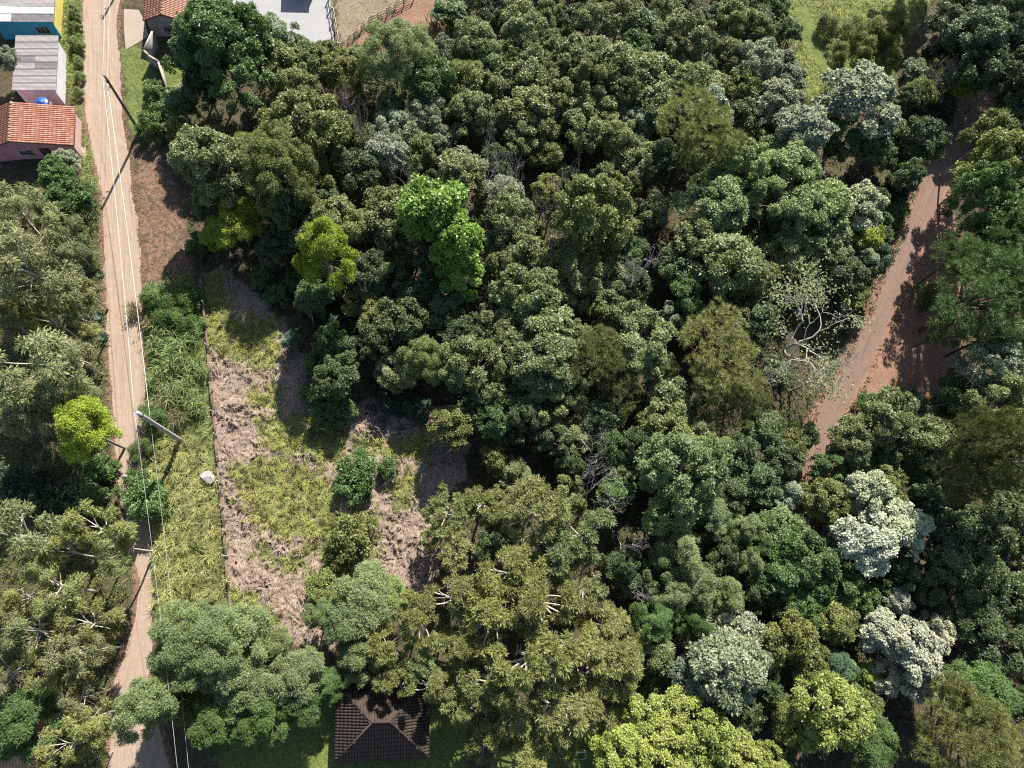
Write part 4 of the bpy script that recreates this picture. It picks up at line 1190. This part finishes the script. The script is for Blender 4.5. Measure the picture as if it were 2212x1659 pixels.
# where every plant stands: spot of its crown in the photograph, crown radius (photograph grid), optional height in metres
PLANTS = {
 'dusty d': '''1131,62,45 1181,38,35 1281,50,45 1343,38,45 1438,25,40 1481,82,60 1581,38,40 1631,62,38 1576,125,40 1286,120,40 1131,120,40 1243,125,45 1131,158,45 1201,155,40 1331,142,45 1268,175,45
   1401,162,45 1476,175,55 1356,200,40 1201,200,45 1143,237,50 1256,237,40 1418,225,45 1546,195,35 1268,282,50 1326,295,45 1168,262,40 1131,300,40 1368,350,45 1028,88,45 1065,125,45 1015,240,50
   998,375,50 803,307,40 450,350,72,13 733,485,55 840,465,60 903,522,42 1098,470,62 1110,530,50 1085,580,45 1028,790,70 1073,702,45 1411,457,40 1213,565,50 1143,585,45 1143,635,60 1256,585,45 1231,627,45
   1306,602,50 1318,652,45 1568,565,60 1506,520,50 1618,590,50 1181,702,55 1126,702,50 1386,735,70 1168,777,75 1431,802,42 1709,540,50 1168,867,50 1231,842,40 1443,862,55 1431,917,50 1493,935,50 1784,527,50
   1921,905,55 1846,942,50 2009,950,50 2159,875,65 690,150,42 640,190,45 1181,95,32 1062,185,35 1090,255,36 1306,245,34 1450,130,36 1090,650,40 1350,690,40 1250,730,40 1075,850,45 600,130,42 905,330,38 700,330,40''',
 'dusty D': '''1053,25,40 1381,62,40 1541,42,32 1606,250,40 1431,337,38 778,375,50 615,440,60 1368,615,45 1468,577,45 803,740,45 740,765,42 728,815,45 1131,905,45 1193,950,40 1593,980,42 1834,985,45 1996,1067,42 2084,1155,55
   2146,1140,60 2184,1105,45 1106,780,36 870,690,50 960,680,50 1010,720,50 900,640,45 830,610,45 1560,640,42 1510,720,36 1650,930,45 1640,1040,45 1580,1070,42 1690,1000,40 2120,1250,60 2190,1290,60 2100,1330,55 2180,1400,60
   2060,1220,50 1680,470,45 1820,590,45 1890,560,40 1640,690,40 440,180,50 2130,80,60 2190,150,60 2120,150,50 2190,40,60 2070,40,50 2200,230,45 1990,300,45 1960,380,40 980,640,45 1040,880,42 1300,900,45 1380,960,42 1230,1000,36 1420,1230,40
   1340,1220,40 1700,1300,40 1950,1240,40 2010,1270,45 2020,1180,42 1560,1200,38 1640,1280,38 700,440,45 660,500,45 790,590,45 590,540,35''',
 'dusty g': '''1821,300,50 1884,325,40 1934,312,35 470,75,76,14 500,160,66,11 535,70,50,12 420,120,50,11 1065,912,45 928,175,50 1381,112,40 1700,1180,50 1759,1210,60 2070,862,42 2121,430,60,14 1737,1318,48 1833,1270,42 1894,1288,32 130,385,40 150,440,45
   1759,1270,45 1690,1240,45 1990,1010,40 1784,1010,36 1480,640,40 2170,500,50,14 1860,1300,36''',
 'dusty o': '''653,275,85 740,160,42 1003,175,50 1286,455,80 1270,510,50 1330,500,45 1606,195,45 978,917,48 1784,1080,48 2150,350,58,14 1906,1030,40 1350,400,36 1803,1344,45 2140,290,46,13 1698,1375,55 1746,1427,52 1660,1420,40 1068,990,34''',
 'dusty l': '''1606,362,60 1709,375,62 1556,387,52 1543,447,65 1734,470,60 1784,445,55 1640,430,55 1660,350,45 1468,1017,85 1518,985,60 1456,1100,55 1500,1060,50 1684,1142,50 1343,1010,34 1631,300,32 1410,985,36''',
 'dusty S': '''853,282,45 923,250,42 940,300,38 835,335,45 1518,150,32 1531,232,45 1376,262,35 1451,687,32 1491,680,26 1638,137,45 1679,137,45 2146,790,60 1593,1370,60 1568,1444,70 1618,1420,48 1481,1457,36 1871,560,36 140,350,28 8,125,28 590,75,45 1701,1067,36 880,470,40 1090,420,40''',
 'silver t': '''1684,220,45 1734,287,55 1859,220,72 1914,262,36 1859,447,46''',
 'silver s': '''1864,1065,50 1934,1142,60 1871,1170,60 1973,1410,60 1903,1366,45 2025,1370,36 1938,1300,30 1916,1462,36 1986,1470,42''',
 'silver S': '''2016,1344,28 1800,1170,32 1560,95,30 1700,170,36''',
 'bright b': '''935,455,62,14 985,520,60,13 995,585,46,10''',
 'soft m': '''853,112,72 425,1395,88 512,1380,70 500,1455,66 412,1445,42 312,1530,54,12 525,1505,48 790,1300,62 753,1345,55 778,1415,48 648,1457,52 585,1480,50 340,1540,32''',
 'soft l': '''910,770,52 700,1330,36 840,1290,40''',
 'soft g': '''578,1545,46 462,1555,50 540,1560,40 62,1555,62 1886,1606,52 2117,1492,62 650,1520,45 710,1480,45 30,1600,40''',
 'soft o': '''603,362,80 540,330,50 680,370,45 400,1530,40 1703,1549,50''',
 'soft v': '''87,867,72 50,840,40''',
 'soft u': '''1803,1436,36 628,737,22,3''',
 'tuft w': '''970,1105,52 1045,1090,46 1085,1110,46 985,1180,46 940,1150,36''',
 'plume w': '''1100,1235,60 1156,1104,58 980,1290,60 1060,1340,70 1160,1300,70 1250,1270,55 1150,1420,75 1060,1470,60 1250,1400,60 1330,1440,55 1200,1530,65 1110,1560,55 1280,1520,50 1050,1590,45 1130,1640,50
   1015,1390,55 903,1345,52 840,1395,46 853,1457,42 928,1482,46 1010,1530,40 1210,1615,34 1370,1400,34 1310,1350,45''',
 'plume m': '''1261,1160,62 1200,1190,50 920,1420,45''',
 'wispy v': '''37,460,60 95,490,45 137,515,45 75,527,60 62,577,70 150,565,40 112,615,60 25,600,50 75,790,75 162,770,45 150,855,50 50,1155,70 20,1350,45 75,1365,50 162,1405,55 200,1405,42 25,1455,45 175,1507,40 20,530,50 30,700,40''',
 'wispy w': '''125,1275,60 195,1345,55 212,1140,60 262,1180,50 150,1190,50 112,690,45 187,690,35 187,1555,50 150,1605,55 205,1640,26 60,1290,45 100,1450,45 180,620,34 60,660,40''',
 'soft y': '''703,545,54,15 182,924,52,12 512,480,46 470,505,32 2079,190,26''',
 'spire m': '''1481,1190,52 1543,1117,46 1611,1142,40 1618,1215,36 1520,1270,50 1568,1290,42 1451,1287,40''',
 'spire g': '''1418,1345,46 1500,1340,40 1640,1180,36''',
 'pine p': '''1503,282,78,14 1551,765,88,11''',
 'pine P': '''1306,777,70 2171,980,80,20 1343,860,46 1606,867,50 1531,900,42 2130,940,50,19 2100,1030,50,16''',
 'pine g': '''2110,640,95,15 2180,600,80,15 2060,560,50,11 2150,720,60,12 2030,720,36,8''',
 'pine o': '''2073,1584,95 2160,1620,62''',
 'dusty L': '''1790,1530,70 1740,1580,46 1850,1560,46 1400,1560,50 1470,1545,58 1345,1625,56 1430,1630,66 1520,1595,60 1580,1640,56 1640,1660,50 1310,1600,34 1500,1660,60 1670,1650,40''',
 'dusty y': '''1871,520,38 883,197,20 1881,1457,26 160,440,18 1403,277,12''',
 'semibare d': '''1760,715,140,12''',
 'semibare r': '''720,218,40 2039,155,50,8''',
 'bare x': '''790,237,42 740,205,36 778,275,42 1048,262,44 1065,337,55 878,392,38 1236,357,38 1206,390,44 1293,357,28 1126,357,34 1411,565,58 1226,667,28 1293,955,48 1318,1042,62 1261,1025,32 1343,1087,46 1118,1055,30 1368,1174,40 660,660,28 1030,645,28
   1381,1289,42 1190,420,36 1160,440,30 850,520,22 2159,287,26 1075,390,40 100,1150,45 1820,780,60 1700,790,45 640,1385,30''',
 'bush l': '''162,60,13 166,100,14 160,20,12''',
 'fern l': '''158,35,13 165,85,13 168,130,11 170,165,11 168,200,10''',
 'bush g': '''325,272,30 330,190,22 345,240,25 430,520,26 212,1010,30 287,1055,36 312,1085,40 175,1075,40 770,1017,40 765,1055,38 840,1010,22 740,880,32 700,900,30 680,850,30 1939,457,26 120,440,30
   690,790,30 600,640,24 640,600,30 560,600,24 2050,880,28 1960,860,26 1880,880,28''',
 'bush o': '''765,1150,48 740,1190,36 700,1265,32 2000,640,26 1700,1560,26 380,640,26''',
 'bush k': '''25,1040,40 60,1050,40 110,1080,40 2050,120,40 2010,180,36 2030,250,36 2180,330,40 1930,420,30 850,860,30 900,880,28 800,690,36 860,740,32 730,700,34 680,650,30 1000,880,26 1600,760,34''',
 'fern g': '''340,640,32 380,650,34 410,640,28 350,680,30 400,690,30 330,900,26 300,975,26''',
 'fern o': '''1900,60,28 1840,60,28 1940,45,28 1870,95,24 1815,105,20 1790,50,22 1925,95,24''',
 'fern m': '''560,1365,30 600,1390,28 460,1310,22 140,500,24 190,560,20''',
 'reed l': '''345,740,28 380,745,30 360,790,32 400,780,30 340,820,26 400,830,30 430,800,26 370,850,30 420,870,28 350,700,26 410,720,26''',
 'reed r': '''290,665,22 330,690,24 345,870,24 380,900,26 940,62,34 925,85,26 960,100,28 1490,1300,18''',
 'reed d': '''990,40,34 1680,30,36 1700,80,32 1670,80,32 1650,10,32 1010,80,26''',
 'agave u': '''180,522,14 195,547,14 215,682,14 202,465,13 215,590,12 222,727,12 205,440,12 170,490,12''',
}
FIXED = {   # the things one would point to first
 (853, 112): 'pale grey green feathery tree beside the curved timber fence', (450, 350): 'wide dusty green tree with bare white limbs at the edge of the dirt lot',
 (703, 545): 'tall lime yellow tree with a long leaning pale trunk', (182, 924): 'flat topped lime yellow tree leaning over the left edge of the road', (985, 520): 'bright green large leaved tree in the middle of the wood',
 (935, 455): 'bright green tree just above the other bright green one', (995, 585): 'lowest and smallest of the three bright green trees', (512, 480): 'lime topped round tree beside the straw clearing',
 (628, 737): 'small round bluish green tree standing alone in the clearing', (910, 770): 'light green fan shaped tree at the dark edge of the clearing', (1503, 282): 'tall olive pine rising above the broadleaf wood',
 (1551, 765): 'large round yellow olive pine beside the twiggy tree', (1306, 777): 'dark olive pine in the middle of the wood', (1760, 715): 'big twiggy tree with yellow flowers overhanging the forest track',
 (1286, 455): 'broad olive yellow tree right of the bright green trees', (2110, 640): 'largest dark green pine above the red bank', (1864, 1065): 'topmost of the silvery white trees below the track',
 (1934, 1142): 'right hand silvery white tree below the track end', (1871, 1170): 'lower silvery white tree below the track end', (1973, 1410): 'largest silvery white tree near the dark corner', (470, 75): 'big dark green tree leaning over the paved yard',
 (1859, 220): 'broad silvery tree at the foot of the meadow', (653, 275): 'broad olive tree below the paved yard', (603, 362): 'dark olive feathery tree above the dark dirt patch', (1790, 1530): 'large lime green broadleaf tree left of the olive pine',
 (1318, 1042): 'largest pale bare tree above the tufted trees', (1411, 565): 'wide grey bare tree among broadleaf crowns', (425, 1395): 'broad soft green feathery tree beside the road bend', (312, 1530): 'soft green feathery tree standing over the lower road',
 (1430, 1630): 'big lime green tree at the bottom beside the goal', (2073, 1584): 'wide olive pine in the bottom corner', (1468, 1017): 'broad light green tree above the conifers', (628, 738): '',
 (2039, 155): 'thin grey tree with bare trunk beside the shaded track', (770, 1017): 'grey green bush in the middle of the clearing', (1906, 1030): 'neat round olive tree beside the silvery trees', (1068, 990): 'small round beige green tree at the clearing edge',
}
LANDMARKS = [(960, 500, 'the bright green trees'), (703, 555, 'the lime yellow leaning tree'), (1503, 282, 'the tall olive pine'), (1551, 765, 'the round yellow pine'), (1306, 777, 'the dark middle pine'), (1760, 690, 'the big twiggy tree'),
  (1286, 455, 'the broad olive yellow tree'), (2110, 640, 'the large track pine'), (1900, 1120, 'the silvery trees below the track'), (1973, 1410, 'the largest silver tree'), (470, 75, 'the big yard tree'), (1859, 220, 'the meadow foot silver tree'),
  (620, 40, 'the paved yard'), (860, 40, 'the red bank'), (1318, 1042, 'the largest bare tree'), (1411, 565, 'the wide grey bare tree'), (300, 1500, 'the lower road bend'), (640, 1090, 'the straw clearing'), (392, 953, 'the thick grey pole'),
  (302, 286, 'the brown pole'), (95, 270, 'the pink house'), (820, 1600, 'the dark roofed house'), (1232, 1624, 'the football goal'), (1780, 940, 'the end of the forest track'), (2010, 430, 'the middle of the forest track'), (1830, 90, 'the meadow'),
  (2073, 1584, 'the wide corner pine'), (182, 924, 'the flat lime tree'), (1150, 1350, 'the tufted pale branched trees'), (1468, 1017, 'the broad light green tree'), (653, 275, 'the broad olive tree'), (1140, 150, 'the upper wood'), (1430, 1620, 'the big lime tree')]
ORD = ['', 'second ', 'third ', 'fourth ', 'fifth ', 'sixth ', 'seventh ', 'eighth ', 'ninth ', 'tenth ', 'eleventh ', 'twelfth ']
plist = []
SHADE_TREES = [(82, 88, 5, 19), (90, 92, 5, 20), (76, 93, 5, 20), (86, 99, 5, 21), (94, 84, 5, 18), (96, 74, 4.5, 16), (70, 97, 4.5, 19)]
for key, txt in PLANTS.items():
    sp_, cc_ = key.split()
    for e in txt.split():
        q = [float(v) for v in e.split(',')]
        plist.append((sp_, cc_, q[0], q[1], q[2], q[3] if len(q) > 3 else None))


def spot(p):
    """Where a point of the place falls in the photograph."""
    c = ROT.T @ (np.array(p, float) - (0, 0, CAM_H))
    return CX + FPX * c[0] / -c[2], CY - FPX * c[1] / -c[2]


# young trees fill the gaps between the crowns of the wood
WOOD = poly([(380, 320), (450, 130), (560, 150), (730, 110), (960, 60), (980, -90), (1690, -90), (1710, 200), (1860, 220), (2000, 150), (2060, -90), (2330, -90), (2330, 1760), (1300, 1760), (1270, 1500), (1010, 1450), (900, 1300), (960, 1100),
             (1010, 960), (940, 880), (760, 860), (640, 760), (540, 620), (430, 600)])
_big = [(at(x, y, 5.0)[:2], r * mpp(x, y, 5)) for s, c, x, y, r, h in plist if s not in ('bush', 'fern', 'reed', 'agave', 'bare')]
_bp = np.array([b[0] for b in _big]); _br = np.array([b[1] for b in _big])
fr = np.random.default_rng(3)
cand = fr.uniform((-40, -14), (90, 88), (9000, 2)); cand = cand[sdist(cand, WOOD) > .5]
for Q, mg in ((TRACKP, 2.2), (HAY, 1.5), (YARD, 1.0), (MEADOW, 2.0), (REDTRACK, .5), (REDBANK, 1.0), (LAWN2, 1), (LAWN3, 1), (LAWN5, 0), (HAY2, .5)):
    cand = cand[sdist(cand, Q) < -mg]
young = []
for c in cand:
    if len(young) >= 150: break
    if (np.linalg.norm(_bp - c, axis=1) < _br * .72 + .75).any(): continue
    if any(np.linalg.norm(c - q) < 2.6 for q in young): continue
    young.append(c)
for c in young:
    x, y = spot((c[0], c[1], 4.0))
    plist.append(('young', 'DDdgo'[fr.integers(5)], x, y, fr.uniform(1.5, 2.3) / mpp(x, y, 4), fr.uniform(4.2, 6.5)))
keyed = {}
for i, (s, c, x, y, r, h) in enumerate(plist):
    lx, ly, nm = min(LANDMARKS, key=lambda l: math.hypot(l[0] - x, l[1] - y))
    dx, dy = x - lx, y - ly; dd = math.hypot(dx, dy)
    if dd < 30:
        rel = 'at'
    else:
        a = math.degrees(math.atan2(-dy, dx)) % 360
        rel = ['right of', 'above right of', 'above', 'above left of', 'left of', 'below left of', 'below', 'below right of'][int(((a + 22.5) % 360) // 45)]
    keyed.setdefault((s, c, rel, nm), []).append((dd, i))
LABEL = {}
for (s, c, rel, nm), lst in keyed.items():
    for k, (dd, i) in enumerate(sorted(lst)):
        LABEL[i] = (CNAME[c] + ' ' + SNAME[s][1] + ', ' + (ORD[k] + 'nearest ' if len(lst) > 1 else '') + rel + ' ' + nm)
rg = np.random.default_rng(77)
bases = []
crowns = []
for i, (s, c, x, y, r, h) in enumerate(plist):
    rm = r * mpp(x, y, 6 if s not in ('bush', 'fern', 'reed', 'agave') else 1)
    if h is None:
        h = max(HMUL[s] * rm + (1.2 if s not in ('bush', 'fern', 'reed', 'agave') else .3), .6) * rg.uniform(.9, 1.12)
    zc = h * (.74 if s not in ('bush', 'fern', 'reed', 'agave') else .6)
    p = at(x, y, zc)
    bases.append(p[:2]); crowns.append((rm, h))
bases = np.array(bases); bz = ground(bases)
for i, (s, c, x, y, r, h0) in enumerate(plist):
    rm, h = crowns[i]
    pk = s + '_big' if s + '_big' in PROTO and rm > 3.4 else s
    pr = PROTO[pk][rg.integers(len(PROTO[pk]))]
    o = empty(SNAME[s][0], (bases[i][0], bases[i][1], bz[i] - .03), rg.uniform(0, 6.28))
    sc_ = rm / pr[3] * 1.06
    o.scale = (sc_ * rg.uniform(.93, 1.07), sc_ * rg.uniform(.93, 1.07), h / pr[2])
    tag(o, FIXED.get((x, y)) or LABEL[i], CAT.get(s, 'tree'), GROUP[s])
    cv = np.array(COL[c]) * rg.uniform(.85, 1.18) * np.array([rg.uniform(.94, 1.07), 1, rg.uniform(.9, 1.1)])
    if s == 'bare':
        put('trunk', pr[0], o); put('branches', pr[1], o)
    else:
        nmt, nmc = ('stems', 'leaves') if s == 'reed' else (('stem', 'leaves') if s == 'agave' else ('trunk', 'crown'))
        put(nmt, pr[0], o)
        k = put(nmc, pr[1], o); k.color = (*cv, 1)
        if len(pr) > 4:
            put('branches', pr[4], o)
            if pr[5]: put('flowers', pr[5], o)

# unseen trees added beyond the upper right of the view to shade the track
for k, (x, y, r, h) in enumerate(SHADE_TREES):
    pr = PROTO['dusty_big'][k % 3]
    o = empty('broadleaf_tree', (x, y, gz(x, y)), k * 1.3); o.scale = (r / pr[3], r / pr[3], h / pr[2])
    tag(o, 'unseen tree added to shade the far end of the forest track, ' + ['first', 'second', 'third', 'fourth', 'fifth', 'sixth', 'seventh'][k] + ' along', 'tree', 'unseen trees added for shade')
    put('trunk', pr[0], o); c_ = put('crown', pr[1], o); c_.color = (.06, .09, .04, 1)

# ------------------------------------------------------------------ uncountable ground cover
def scatter(Q, dens, rg, excl=(), soft_edge=True):
    lo, hi = Q.min(0) - .8, Q.max(0) + .8
    n = int((hi - lo).prod() * dens)
    P = rg.uniform(lo, hi, (n, 2)); P = P[sdist(P, Q) + .6 * noise(P[:, 0], P[:, 1], 2.2, 6) + .3 * noise(P[:, 0], P[:, 1], .8, 0) + rg.normal(0, .25, n) > 0] if soft_edge else P[inside(P, Q)]
    for E_ in excl:
        P = P[sdist(P, E_) < -0.05] if len(P) else P
    return P


def grass(name, label, Qs, dens, L, W, lean, color, seed, mat='straw', excl=(ROADP,), patch=0.0, ps=3.0, flow=None, top=False, fn=.45):
    rg = np.random.default_rng(seed)
    P = np.vstack([scatter(Q, dens, rg, excl) for Q in Qs])
    if patch:
        k = noise(P[:, 0], P[:, 1], ps, 3) + .5 * noise(P[:, 0], P[:, 1], ps / 3, 4) + rg.normal(0, .25, len(P)) > patch
        P = P[k]
    n = len(P)
    a = rg.uniform(0, 6.28, n)
    if flow:
        a = 3.2 * noise(P[:, 0], P[:, 1], flow, 1) + 1.5 * noise(P[:, 0], P[:, 1], flow / 3, 2) + rg.normal(0, fn, n)
    D = np.column_stack([np.cos(a), np.sin(a), 0 * a])
    hv = np.clip(.75 + .35 * noise(P[:, 0], P[:, 1], 2.0, 5), .35, 1.3)
    ti = np.clip(.5 + .28 * noise(P[:, 0], P[:, 1], 1.6, 0) + rg.normal(0, .2, n), 0, 1)
    hu = np.clip(.5 + .3 * noise(P[:, 0], P[:, 1], 4.0, 2) + rg.normal(0, .2, n), 0, 1)
    mb = MB(); mb.blades(np.column_stack([P, (hay_top(P) if top else ground(P)) - .02]), D, rg.uniform(*L, n) * hv, np.full(n, W), rg.uniform(*lean, n), ti, hu)
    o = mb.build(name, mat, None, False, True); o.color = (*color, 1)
    return tag(o, label, 'straw' if 'straw' in name else 'grass', kind='stuff')


def ridge(x, y):
    wx = x + .8 * noise(x, y, 3.0, 1); wy = y + .8 * noise(x, y, 3.0, 2)
    a = 1 - np.abs(noise(wx, wy, 3.6, 3)); b = 1 - np.abs(noise(wx, wy, 1.5, 4))
    return a, b


def hay_top(P):
    x, y = P[:, 0], P[:, 1]
    a, b = ridge(x, y)
    e = sstep(-.3, 1.2, sdist(P, HAY))
    gcov = np.zeros(len(P))
    for Q in GREENS:
        gcov = np.maximum(gcov, sstep(-.5, .8, sdist(P, Q)))
    k = .4 + .6 * sstep(-.4, .5, noise(x, y, 9.0, 5))
    return ground(P) + e * (1 - .7 * gcov) * k * (.55 * a ** 3 + .5 * b ** 3 + .09 * noise(x, y, .5, 0) - .12) + .01 - .3 * (1 - e)


def straw_material():
    m, nt, b, out = new_mat('straw_mat')
    p = geo_pos(nt)
    mp = nd(nt, 'ShaderNodeMapping'); mp.inputs['Scale'].default_value = (1, 1, 1); nt.links.new(p, mp.inputs[0])
    n1 = tex_noise(nt, 3.0, 8, .75, p, 3.0); n2 = tex_noise(nt, 1.1, 6, .7, p)
    c = ramp(nt, n1, [(.3, (.12, .084, .064)), (.47, (.255, .19, .15)), (.7, (.38, .305, .25))])
    c = mixrgb(nt, maprange(nt, n2, .5, .75, 0, .6), c, (.19, .16, .09))
    nt.links.new(c, b.inputs['Base Color']); b.inputs['Roughness'].default_value = .9; b.inputs['Specular IOR Level'].default_value = .15
    bump(nt, b, n1, 1.0, .12)
    return m


lo, hi = HAY.min(0), HAY.max(0)
hx = np.arange(lo[0], hi[0], .14); hy = np.arange(lo[1], hi[1], .14)
HX, HY = np.meshgrid(hx, hy); HP = np.column_stack([HX.ravel(), HY.ravel()])
ok = sdist(HP, HAY) > -.4
HZ = np.full(len(HP), -1.0); HZ[ok] = hay_top(HP[ok])
ii = (np.arange(len(hy) - 1)[:, None] * len(hx) + np.arange(len(hx) - 1)[None, :]).ravel()
qq = np.column_stack([ii, ii + 1, ii + len(hx) + 1, ii + len(hx)])
qq = qq[ok[qq].all(1)]
use = np.unique(qq); remap = np.zeros(len(HP), int); remap[use] = np.arange(len(use))
mb = MB(); mb.add(np.column_stack([HP, HZ])[use], remap[qq])
tag(mb.build('straw_mat', straw_material(), None, True), 'rumpled mat of dry pinkish straw heaped over the clearing', 'straw', kind='stuff')
grass('cut_straw', 'loose dry straw of cut grass lying in swirls over the clearing', [HAY], 22, (.7, 1.7), .032, (.92, 1.0), (.40, .315, .255), 1, flow=5.0, top=True, fn=.16, excl=(ROADP, *GREENS))
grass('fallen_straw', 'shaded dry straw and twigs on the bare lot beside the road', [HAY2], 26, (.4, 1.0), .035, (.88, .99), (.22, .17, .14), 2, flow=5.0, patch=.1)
grass('tall_grass', 'tall yellow green grass between the road and the low brown wall', [TALL], 95, (.9, 2.1), .05, (.35, .98), (.29, .30, .105), 3, flow=3.0)
grass('verge_grass', 'rank green grass under the canes on the road verge', [VERGE], 36, (.6, 1.5), .05, (.35, .95), (.23, .275, .09), 4, flow=3.0)
grass('field_grass', 'yellow green grass growing back in patches through the straw', GREENS, 150, (.5, 1.3), .045, (.35, .95), (.26, .28, .075), 5, flow=3.0, patch=-1.1, top=True)
grass('meadow_grass', 'sunlit yellow green meadow grass with a pale mown strip', [MEADOW], 38, (.3, .9), .05, (.4, .95), (.29, .30, .075), 6, excl=(TRACKP, poly([(1715, 20), (1740, 10), (1790, 120), (1860, 165), (1930, 150), (1935, 175), (1860, 195), (1780, 160), (1735, 90)])), flow=4.0, patch=-.9)
grass('lawn_grass', 'short green lawn along the grey walls and under the trees', [LAWN1, LAWN3, LAWN4, LAWN5], 40, (.12, .3), .04, (.3, .9), (.20, .235, .06), 7, excl=(ROADP, DRIVE), patch=-.6)
grass('dry_grass', 'thin dry grass beside the timber fence and the red bank', [LAWN2, REDBANK, REDTRACK], 14, (.15, .45), .04, (.4, .95), (.30, .27, .12), 8, excl=(YARD, TRACKP), patch=-.2)
grass('roadside_weeds', 'mixed green weeds along the left verge of the road', [SIDEW, LEFTW], 13, (.3, .9), .06, (.3, .9), (.22, .24, .075), 9, patch=-.3)
grass('bank_weeds', 'bright yellow green weeds on the bank between the houses and the road', [SIDEW], 34, (.3, .9), .05, (.3, .9), (.27, .30, .075), 10, patch=-.7)


def undergrowth(name, label, Q, dens, color, seed, excl, hmax=1.2, L=(.15, .34)):
    rg = np.random.default_rng(seed)
    P = scatter(Q, dens, rg, excl)
    nn = noise(P[:, 0], P[:, 1], 4.5, 1) + .6 * noise(P[:, 0], P[:, 1], 1.7, 2)
    k = nn + rg.normal(0, .25, len(P)) > -.35
    P = P[k]; nn = nn[k]
    z = ground(P) + np.clip(.25 + .45 * nn, .05, 1) * hmax * rg.uniform(.3, 1, len(P))
    c = np.column_stack([P, z]); lp = 7; n = len(c) * lp
    P0 = np.repeat(c, lp, 0) + rg.normal(0, .13, (n, 3))
    T = unit(rg.normal(size=(n, 3)) * (1, 1, .4)); N = unit(rg.normal(0, .5, (n, 3)) + (0, 0, 1))
    l = rg.uniform(*L, n)
    mb = MB(); mb.leaves(P0, T, N, l, l * .5, rg.random(n), np.repeat(rg.random(len(c)), lp))
    o = mb.build(name, 'leaf_matte', None, False, True); o.color = (*color, 1)
    return tag(o, label, 'undergrowth', kind='stuff')


undergrowth('undergrowth', 'dark leafy undergrowth covering the floor of the wood', WOOD, 4.0, (.055, .085, .03), 31, (TRACKP, HAY, YARD, MEADOW, REDTRACK), 1.5)
undergrowth('roadside_undergrowth', 'low green plants under the thin trees left of the road', LEFTW, 6.0, (.12, .155, .05), 32, (ROADP,), .9)
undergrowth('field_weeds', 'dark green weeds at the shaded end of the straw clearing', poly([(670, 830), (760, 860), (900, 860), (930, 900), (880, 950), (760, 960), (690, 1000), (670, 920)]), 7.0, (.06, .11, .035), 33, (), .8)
